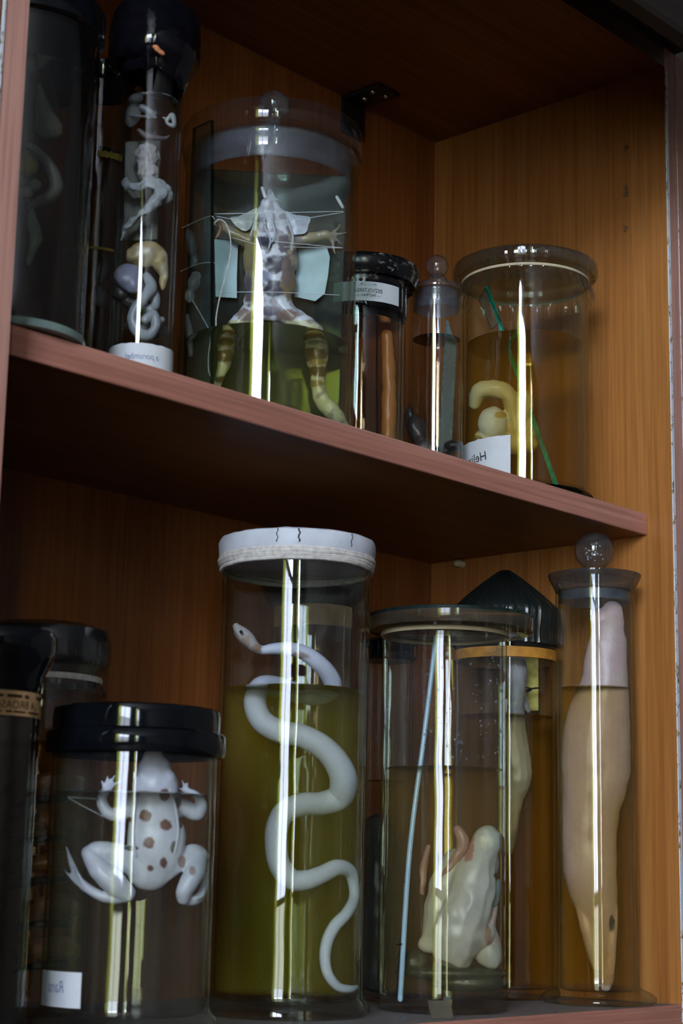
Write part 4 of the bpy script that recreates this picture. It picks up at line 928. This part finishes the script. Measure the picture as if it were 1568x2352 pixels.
path = [(206, 520, 34, .016), (225, 545, 62, .016), (258, 580, 70, .016), (290, 612, 50, .016), (325, 628, 40, .015), (375, 622, 50, .014), (440, 622, 60, .012), (510, 638, 68, .008), (575, 680, 76, .004), (630, 740, 82, -.004), (650, 800, 84, -.012), (600, 838, 86, -.022), (500, 830, 90, -.026), (400, 800, 96, -.018), (320, 800, 100, -.002), (292, 870, 104, .010), (325, 955, 106, .016), (410, 1005, 106, .018), (500, 1022, 106, .016), (590, 1065, 108, .014), (660, 1135, 116, .010), (700, 1225, 128, .004), (680, 1305, 118, -.004), (600, 1335, 106, -.002), (510, 1340, 104, .006), (430, 1375, 104, .014), (392, 1450, 102, .018), (390, 1540, 102, .018), (408, 1625, 100, .018), (460, 1685, 94, .016), (530, 1688, 88, .014), (600, 1662, 80, .010), (670, 1630, 72, .004), (725, 1645, 62, -.004), (748, 1700, 52, -.008), (750, 1770, 48, -.006), (715, 1840, 52, .004), (660, 1900, 56, .010), (625, 1970, 54, .014), (614, 2050, 50, .016), (630, 2125, 46, .016), (675, 2180, 40, .012), (730, 2190, 32, .006), (765, 2180, 16, .000)]
P, Rr = [], []
for x, y, wd, w_ in path:
    px, py = c5(x, y); r_ = wd*.5*.49837*mpp(k, w_); P.append(inside(k, at(k, px, py, w_), r_)); Rr.append(r_)
V, F = tube(P, Rr, 20, 7)
def gs(v):
    x, y = proj(v)
    if y < 1512 and x < 600: return (.50, .44, .46)
    return (.72, .74, .90)
snk = finish('snake_specimen', V, F, M['scales'], None, cols=colfn(V, (0, 0, 0), [(*c5(250, 590), 10, 16, (.40, .28, .22)), (*c5(300, 620), 12, 8, (.33, .20, .15)), (*c5(490, 655), 30, 7, (.42, .32, .32))], grad=gs, edge=.4), angle=80, origin=at(k, *c5(690, 2200), .0))
tag(snk, 'long white snake winding down the tall yellow jar', 'snake')
for ex, ey in ((228, 545),):
    v, f = El(k, *c5(ex, ey), 3.6, 5, -35, 2.4, .016+.0088); finish('eye', v, f, M['metal'], snk)
v, f = Tu(k, [c5w(196, 540, 6, .022), c5w(222, 580, 6, .0245), c5w(262, 614, 5, .0235)], n=6); finish('mouth_line', v, f, plain('mouth_shade', (.25, .18, .17), .6, .2), snk)
P = [inside(k, at(k, x, y, w_), .001) for x, y, w_ in ((512, 2270, -.022), (800, 2270, -.036), (806, 1296, -.036), (522, 1296, -.022))]
P[0].z = P[1].z = zB+.0148
tag(sheet('glass_plate', *P, .0020, [M['glass_clean'], M['glass_green']], origin=(P[0]+P[1])/2), 'clear glass plate standing behind the white snake', 'glass plate')
# ---- L4: jar with thick glass disc lid
k = 'L4'; X, Y, R = J[k]; q5 = jarroot(k, 'streaked jar with a thick glass disc lid and white rod')
wz = lambda row, w=R: zr(k, row, w)
zt = wz(1446); body(k, q5, zB, zt, M['glass_streak'], seed=12, amp=.00026, base=.012, t=.0030, lip=(R*1.015, .003))
fluid(k, q5, zB+.0125, wz(1757), 'straw')
a_, n_ = frame(k); off = a_*(14*mpp(k)); Rl = 197*mpp(k, R); zl = zr(k, 1386, Rl)
disc = rev('lid', k, [(0, zt+.0032), (Rl*.94, zt+.0032), (Rl*.985, zt+.0045), (Rl, zt+.007), (Rl, zl-.003)], glass('thick_brownish_glass', tint=(.66, .58, .46), edge=(.3, .28, .22), f0=.05, rough=.08, haze=.30, haze_col=(.32, .25, .17), haze_scale=(25, 25, 60)), q5, n=96, off=(off.x, off.y))
rev('lid_edge', k, [(Rl, zl-.003), (Rl*.99, zl-.0006), (Rl*.96, zl), (0, zl)], glass('green_disc_edge', tint=(.30, .42, .40), edge=(.08, .17, .16), f0=.06, rough=.06, haze=.35, haze_col=(.06, .12, .115), haze_scale=(25, 25, 60)), disc, n=96, off=(off.x, off.y))
rev('rubber_ring', k, [(R*.93, zt+.0004), (R*1.02, zt+.0004), (R*1.03, zt+.0018), (R*1.02, zt+.0031), (R*.93, zt+.0031)], M['rubber'], q5, n=96)
c6 = cr(800, 1200, .4898)
def c6w(x, y, wd, w=.0): return q(c6, x, y, wd*.4898, w)
pr = [Tu(k, [c6w(640, 1500, 130, .006), c6w(600, 1620, 190, .008), c6w(570, 1760, 230, .010), c6w(520, 1900, 250, .010), c6w(500, 1980, 230, .008)]), El(k, *c6(660, 1490), 34, 36, 0, 24, .008), El(k, *c6(560, 1940), 66, 40, -14, 36, .008), El(k, *c6(655, 2020), 30, 34, -30, 22, .006), El(k, *c6(430, 1960), 52, 26, -16, 30, .006), El(k, *c6(655, 1640), 22, 60, 5, 20, .006)]
pr += [Tu(k, [c6w(500, 1590, 120, .004), c6w(450, 1720, 150, .004), c6w(430, 1850, 150, .006), c6w(410, 1950, 130, .004)])]
V, F = remesh(pr, .0009, 7); V = jitter(V, .0018, 90, 4)
V = [tuple(inside(k, Vector(v), .0005)) for v in V]
sp = [(*c6(690, 1655), 5, 6, (.14, .08, .06)), (*c6(560, 1530), 14, 30, (.44, .22, .2)), (*c6(540, 1490), 24, 16, (.45, .25, .22)), (*c6(655, 1940), 8, 22, (.36, .22, .17)), (*c6(650, 1500), 16, 18, (.66, .64, .58))]
hd = finish('flesh_specimen', V, F, M['flesh'], None, cols=colfn(V, (.56, .54, .52), sp, mott=.25, mottcol=(.48, .44, .46), mfreq=70), angle=80, origin=(X, Y, zB+.02)); tag(hd, 'white fleshy specimen with pink edges in the disc lidded jar', 'specimen')
cpart('pink_tissue', k, [Tu(k, [c6w(510, 1440, 40, .014), c6w(540, 1500, 60, .014), c6w(500, 1580, 44, .014), c6w(440, 1660, 26, .012)]), Tu(k, [c6w(375, 1520, 30, .006), c6w(350, 1640, 36, .006), c6w(345, 1740, 24, .006)])], (.44, .26, .23), hd, jit=.0012, mott=.4, mottcol=(.3, .12, .1))
cpart('pink_flap', k, [Tu(k, [c6w(690, 1800, 26, .004), c6w(670, 1890, 44, .008), c6w(680, 1960, 58, .006), c6w(705, 2050, 40, .0)])], (.50, .36, .38), hd, jit=.001, mott=.3, mottcol=(.62, .6, .58))
cpart('grey_flap', k, [El(k, *c6(690, 1740), 12, 34, 10, 10, .006)], (.22, .26, .28), hd, jit=.0006)
tr_ = finish('specimen_stand', *remesh([El(k, *c6(480, 2110), 130, 18, 0, 60, .0), El(k, *c6(300, 2060), 40, 26, 0, 30, .0), El(k, *c6(560, 2160), 90, 20, 0, 50, .0)], .0013, 4), M['flesh_matte'], None, cols=None, angle=80, origin=(X, Y, zB+.014))
tr_.data.materials[0] = plain('dark_olive_block', (.05, .05, .03), .35, .4, var=.4, vscale=120, bump=.4); tag(tr_, 'dark olive block under the white flesh in the disc lidded jar', 'stand')
v, f = Tu(k, [(1001, 1462, 11, .012), (975, 1680, 11, .020), (940, 1960, 12, .028), (901, 2296, 12, .034)], n=12, per=4); rod = finish('glass_rod', v, f, plain('bluish_white_rod', (.42, .58, .72), .2, .5, var=.05), None, origin=at(k, 901, 2296, .034)); tag(rod, 'bluish white rod leaning in the disc lidded jar', 'rod')
for y_ in (1845, 2025, 2168):
    t_ = (y_-1462)/(2296-1462); P_ = at(k, 1001-100*t_, y_, .012+.022*t_+.0012); v, f = ellipsoid(P_, [Vector((1, 0, 0)), Vector((0, 1, 0)), Vector((0, 0, 1))], (.0022, .0022, .0007), 10, 6); finish('rod_mark', v, f, M['ink'], rod)
v, f = Tu(k, [(929, 2110, 12, .016), (921, 2200, 12, .020), (914, 2290, 12, .024)], n=10, per=3); tag(finish('rod_shadow', v, f, M['metal'], None, origin=at(k, 914, 2290, .024)), 'short black tube for the shadow beside the bluish white rod', 'rod')  # black tube modelled in place of the shadow at the rod's lower end
dr_ = []; rg = random.Random(5)
for i in range(150):
    th = rg.uniform(-.35, 1.35); zz = zr(k, rg.uniform(1480, 1745) if i % 3 else rg.uniform(1580, 1745), R); sz = rg.choice((.0003, .0004, .0005, .0009))
    c_ = onjar(k, th, zz, R-.0031); dr_.append(ellipsoid(c_, [Vector((1, 0, 0)), Vector((0, 1, 0)), Vector((0, 0, 1))], (sz, sz, sz*1.25), 8, 5))
v, f = join(dr_); co = finish('condensation', v, f, glass('water_drops', tint=(.8, .83, .85), edge=(.3, .32, .34), f0=.12, haze=.12), q5); co['kind'] = 'stuff'
# small glass slip leaning on the jar and loose crumbs
P = [Vector((-.2935, -.0135, ZL+.0003)), Vector((-.2785, -.0235, ZL+.0003)), Vector((-.2765, -.0145, ZL+.0135)), Vector((-.2910, -.0045, ZL+.0130))]
P = [Vector((-.2830, -.0060, ZL+.0004)), Vector((-.2720, -.0160, ZL+.0004)), Vector((-.2705, -.0115, ZL+.0118)), Vector((-.2815, -.0015, ZL+.0115))]
slip = sheet('glass_slip', *P, .0010, [glass('dusty_slip', tint=(.55, .5, .38), edge=(.4, .38, .3), haze=.25, haze_col=(.35, .32, .24), haze_scale=(80, 80, 80)), M['glass_pale']], origin=P[0]); tag(slip, 'small square glass slip leaning at the foot of the streaked jar', 'glass slip')
for i, (x, y, s_) in enumerate(((-.300, .004, .0016), (-.155, -.0155, .0009), (-.305, -.001, .001))):
    v, f = ellipsoid((x, y, ZL+s_*.5), [Vector((1, 0, 0)), Vector((0, 1, 0)), Vector((0, 0, 1))], (s_*1.6, s_, s_*.6), 8, 5)
    tag(finish('glass_crumb', jitter(v, s_*.4, 900, i), f, M['glass_pale'], None, smooth=False, origin=(x, y, ZL)), ['glass crumb beside the snake jar foot', 'tiny white crumb at the front edge of the lower shelf', 'smaller glass crumb near the snake jar foot'][i], 'crumb')
# ---- L5: jar at the back under a cone of black film
k = 'L5'; X, Y, R = J[k]; q6 = jarroot(k, 'amber jar at the back under a pointed black film hood')
wz = lambda row, w=R: zr(k, row, w)
zt = wz(1452); body(k, q6, zB, zt, M['glass'], foot=(R*1.06, .010), seed=13); fluid(k, q6, zB+.0115, wz(1636), 'amber')
za = zr(k, 1309); zb = wz(1386); Rl = 124*mpp(k)
hood, hnt, ho = mat('crinkled_black_film'); hb = N(hnt, 'ShaderNodeBsdfPrincipled'); hb.inputs['Base Color'].default_value = (.012, .016, .015, 1); hb.inputs['Roughness'].default_value = .22; hb.inputs['Specular IOR Level'].default_value = .7; L(hnt, hb.outputs[0], ho.inputs[0])
hp = [(0, za), (Rl*.10, za-.0012), (Rl*.25, za-(za-zb)*.17), (Rl*.5, za-(za-zb)*.42), (Rl*.75, za-(za-zb)*.69), (Rl*.95, za-(za-zb)*.93), (Rl*1.0, zb-.001), (Rl*1.0, zb-.006), (Rl*.985, wz(1420)), (R*1.03, wz(1440)), (R*1.02, wz(1456)), (R*1.03, wz(1472))]
rev('film_hood', k, hp, hood, q6, n=240, mod=pleat(41, .018, {1: 2.5, 2: 1.8, 3: 1.1, 4: .7, 5: .5, 6: .5, 7: .7, 8: .8, 9: .5, 10: .4, 11: .9}, 5))
rev('orange_band', k, [(R+.0003, wz(1508)), (R+.0012, wz(1507)), (R+.0012, wz(1484)), (R+.0003, wz(1483))], plain('orange_tape', (.60, .26, .04), .5, .3, var=.3, vscale=90), q6)
P = [at(k, 1200, 1632, -.012), at(k, 1236, 1632, -.012), at(k, 1236, 1508, -.012), at(k, 1200, 1508, -.012)]
tag(sheet('paper_slip', *P, .0006, M['paper_yellow'], origin=P[0]), 'bright yellowed paper slip inside the hooded jar', 'paper')
cpart('flesh_specimen', k, [Tu(k, [(1178, 1515, 56, .012), (1186, 1560, 50, .012), (1184, 1620, 40, .012), (1180, 1690, 60, .010), (1190, 1780, 66, .010), (1178, 1840, 44, .008), (1165, 1950, 30, .006)]), Tu(k, [(1190, 1590, 24, .010), (1205, 1612, 16, .008), (1214, 1634, 10, .006)])], (.50, .47, .50), None, jit=.0012, origin=(X, Y, zB+.02)); tag(bpy.data.objects['flesh_specimen.001'], 'pale hanging flesh in the hooded amber jar', 'specimen')
v, f = Tu(k, [(1202, 1588, 3, .004), (1220, 1582, 4, .002), (1236, 1580, 4, .0)], n=6); v2, f2 = Tu(k, [(1202, 1578, 3, .004), (1220, 1583, 4, .002), (1204, 1592, 3, .004)], n=6)
v, f = join([(v, f), (v2, f2)]); tag(finish('binding_wire', v, f, M['metal'], None, origin=at(k, 1220, 1582, .002)), 'grey twisted wire across the yellowed paper slip', 'wire')
# ---- L6: tall stoppered cylinder with limb
k = 'L6'; X, Y, R = J[k]; q7 = jarroot(k, 'slim footed amber cylinder with ball stopper beside the right panel')
wz = lambda row, w=R: zr(k, row, w)
zt = wz(1318); body(k, q7, zB, zt, M['glass'], t=.0024, foot=(R*1.42, .0125), seed=14, amp=.00010)
fluid(k, q7, zB+.0145, wz(1572), 'gold', t=.0027)
pm = mpp(k)
Rf = 107*pm
st = rev('stopper', k, [(0, wz(1304)), (Rf*.9, zr(k, 1303, Rf)), (Rf, zr(k, 1304, Rf)), (Rf*1.0, zr(k, 1309, Rf)), (Rf*.96, zr(k, 1318, Rf)), (R*1.04, wz(1338)), (R*1.0, wz(1345)), (R*1.01, wz(1346)), (R*.9, wz(1347)), (0, wz(1347))], glass('stopper_glass', tint=(.66, .68, .68), edge=(.22, .25, .26), f0=.06, rough=.04, haze=.10, haze_col=(.4, .45, .5), haze_scale=(30, 30, 60)), q7, n=80)
rev('ground_collar', k, [(R-.0026, wz(1346)), (R-.0026, wz(1370)), (R-.0040, wz(1371)), (R-.0042, wz(1346))], bpy.data.materials['ground_glass'], st)
zc = zr(k, 1265); rk = 46*pm
rev('knob', k, [(rk*.55, zr(k, 1303)), (rk*.5, zc-rk*.86)]+[(max(1e-4, rk*math.cos(t)), zc+rk*math.sin(t)) for t in np.linspace(-1.03, 1.5, 16)]+[(0, zc+rk)], M['glass_knob'], q7, n=48)
for i in range(26):
    t1, t2, rr_ = random.uniform(-1, 1), random.uniform(-1, 1), rk*.35
    v, f = ellipsoid(Vector((X, Y, zc-.001))+frame(k)[0]*t1*rk*.45+Vector((0, 0, 1))*t2*rk*.45+frame(k)[1]*random.uniform(-.3, .3)*rk, [Vector((1, 0, 0)), Vector((0, 1, 0)), Vector((0, 0, 1))], (.0004+.0003*random.random(),)*3, 6, 4)
    finish('bubble', v, f, M['paper'], bpy.data.objects['knob.002'])
sec = [(1235, 415, 100), (1220, 520, 165), (1205, 650, 200), (1200, 760, 225), (1180, 900, 290), (1160, 1050, 320), (1145, 1200, 310), (1125, 1350, 268), (1122, 1500, 250), (1130, 1620, 250), (1150, 1740, 215), (1170, 1850, 175), (1172, 1960, 140), (1190, 2060, 110), (1205, 2140, 84), (1208, 2175, 50)]
V, F = Tu(k, [c6w(x, y, wd, .004) for x, y, wd in sec], n=28, per=7)
V, F = remesh([(V, F), Tu(k, [c6w(1080, 1700, 60, .006), c6w(1110, 1850, 74, .010), c6w(1140, 1980, 60, .012), c6w(1165, 2090, 40, .012)]), El(k, *c6(1215, 460), 40, 30, 20, 30, .004), Tu(k, [c6w(1230, 1800, 60, .008), c6w(1236, 1960, 44, .010), c6w(1226, 2120, 40, .008)])], .0009, 5)
a_, n_ = frame(k)
V = [tuple(Vector(v)-n_*((Vector(v)-Vector((X, Y, v[2]))).dot(n_)*.35)) for v in V]
V = [tuple(inside(k, Vector(v), .0006)) for v in jitter(V, .0008, 80, 9)]
sp = [(*c6(1235, 1880), 7, 20, (.07, .06, .06)), (*c6(1300, 500), 5, 16, (.12, .08, .07)), (*c6(1215, 2080), 10, 30, (.52, .33, .27)), (*c6(1072, 790), 4, 6, (.4, .38, .36))]
lm = finish('limb_specimen', V, F, M['flesh'], None, cols=colfn(V, (.58, .41, .40), sp, mott=.35, mottcol=(.56, .46, .36), mfreq=45), angle=80, origin=(X, Y, zB+.016)); tag(lm, 'long pale pink limb filling the slim footed cylinder', 'specimen')
# ---- L7, L8: jars at the back between the snake jar and the disc lidded jar
k = 'L7'; X, Y, R = J[k]; q8 = jarroot(k, 'thin dark jar in the gap behind the snake jar and streaked jar')
wz = lambda row, w=R: zr(k, row, w)
zt = wz(1500); body(k, q8, zB, zt, M['glass_streak'], t=.0022, seed=15, amp=.0003); fluid(k, q8, zB+.0062, wz(1790), 'dark', t=.0025)
rev('cap', k, [(0, zt+.001), (R*1.0, zt-.004), (R*1.1, zt-.003), (R*1.12, zt+.01), (R*.9, zt+.013), (0, zt+.0135)], M['black'], q8)
cpart('dark_specimen', k, [Tu(k, [(850, 1900, 70, 0), (858, 2020, 90, 0), (850, 2150, 80, 0), (850, 2250, 60, 0)])], (.05, .045, .05), None, jit=.001, origin=(X, Y, zB+.01)); tag(bpy.data.objects['dark_specimen.001'], 'dark lump in the thin jar behind the snake jar', 'specimen')
k = 'L8'; X, Y, R = J[k]; q9 = jarroot(k, 'black capped jar with tan band seen through the snake jar')
wz = lambda row, w=R: zr(k, row, w)
zt = wz(1376); body(k, q9, zB, zt, M['glass'], seed=16); fluid(k, q9, zB+.0062, wz(1470), 'brown')
Rl = .0415
rev('cap', k, [(0, zt+.001), (R*1.02, zt-.003), (R*1.06, zt-.002), (Rl, zt+.008), (Rl*1.02, zt+.015), (Rl*.96, zt+.020), (0, zt+.0205)], M['black'], q9)
wrap_label(k, q9, -1.2, 1.1, wz(1434), wz(1386), R, M['paper_tan'])
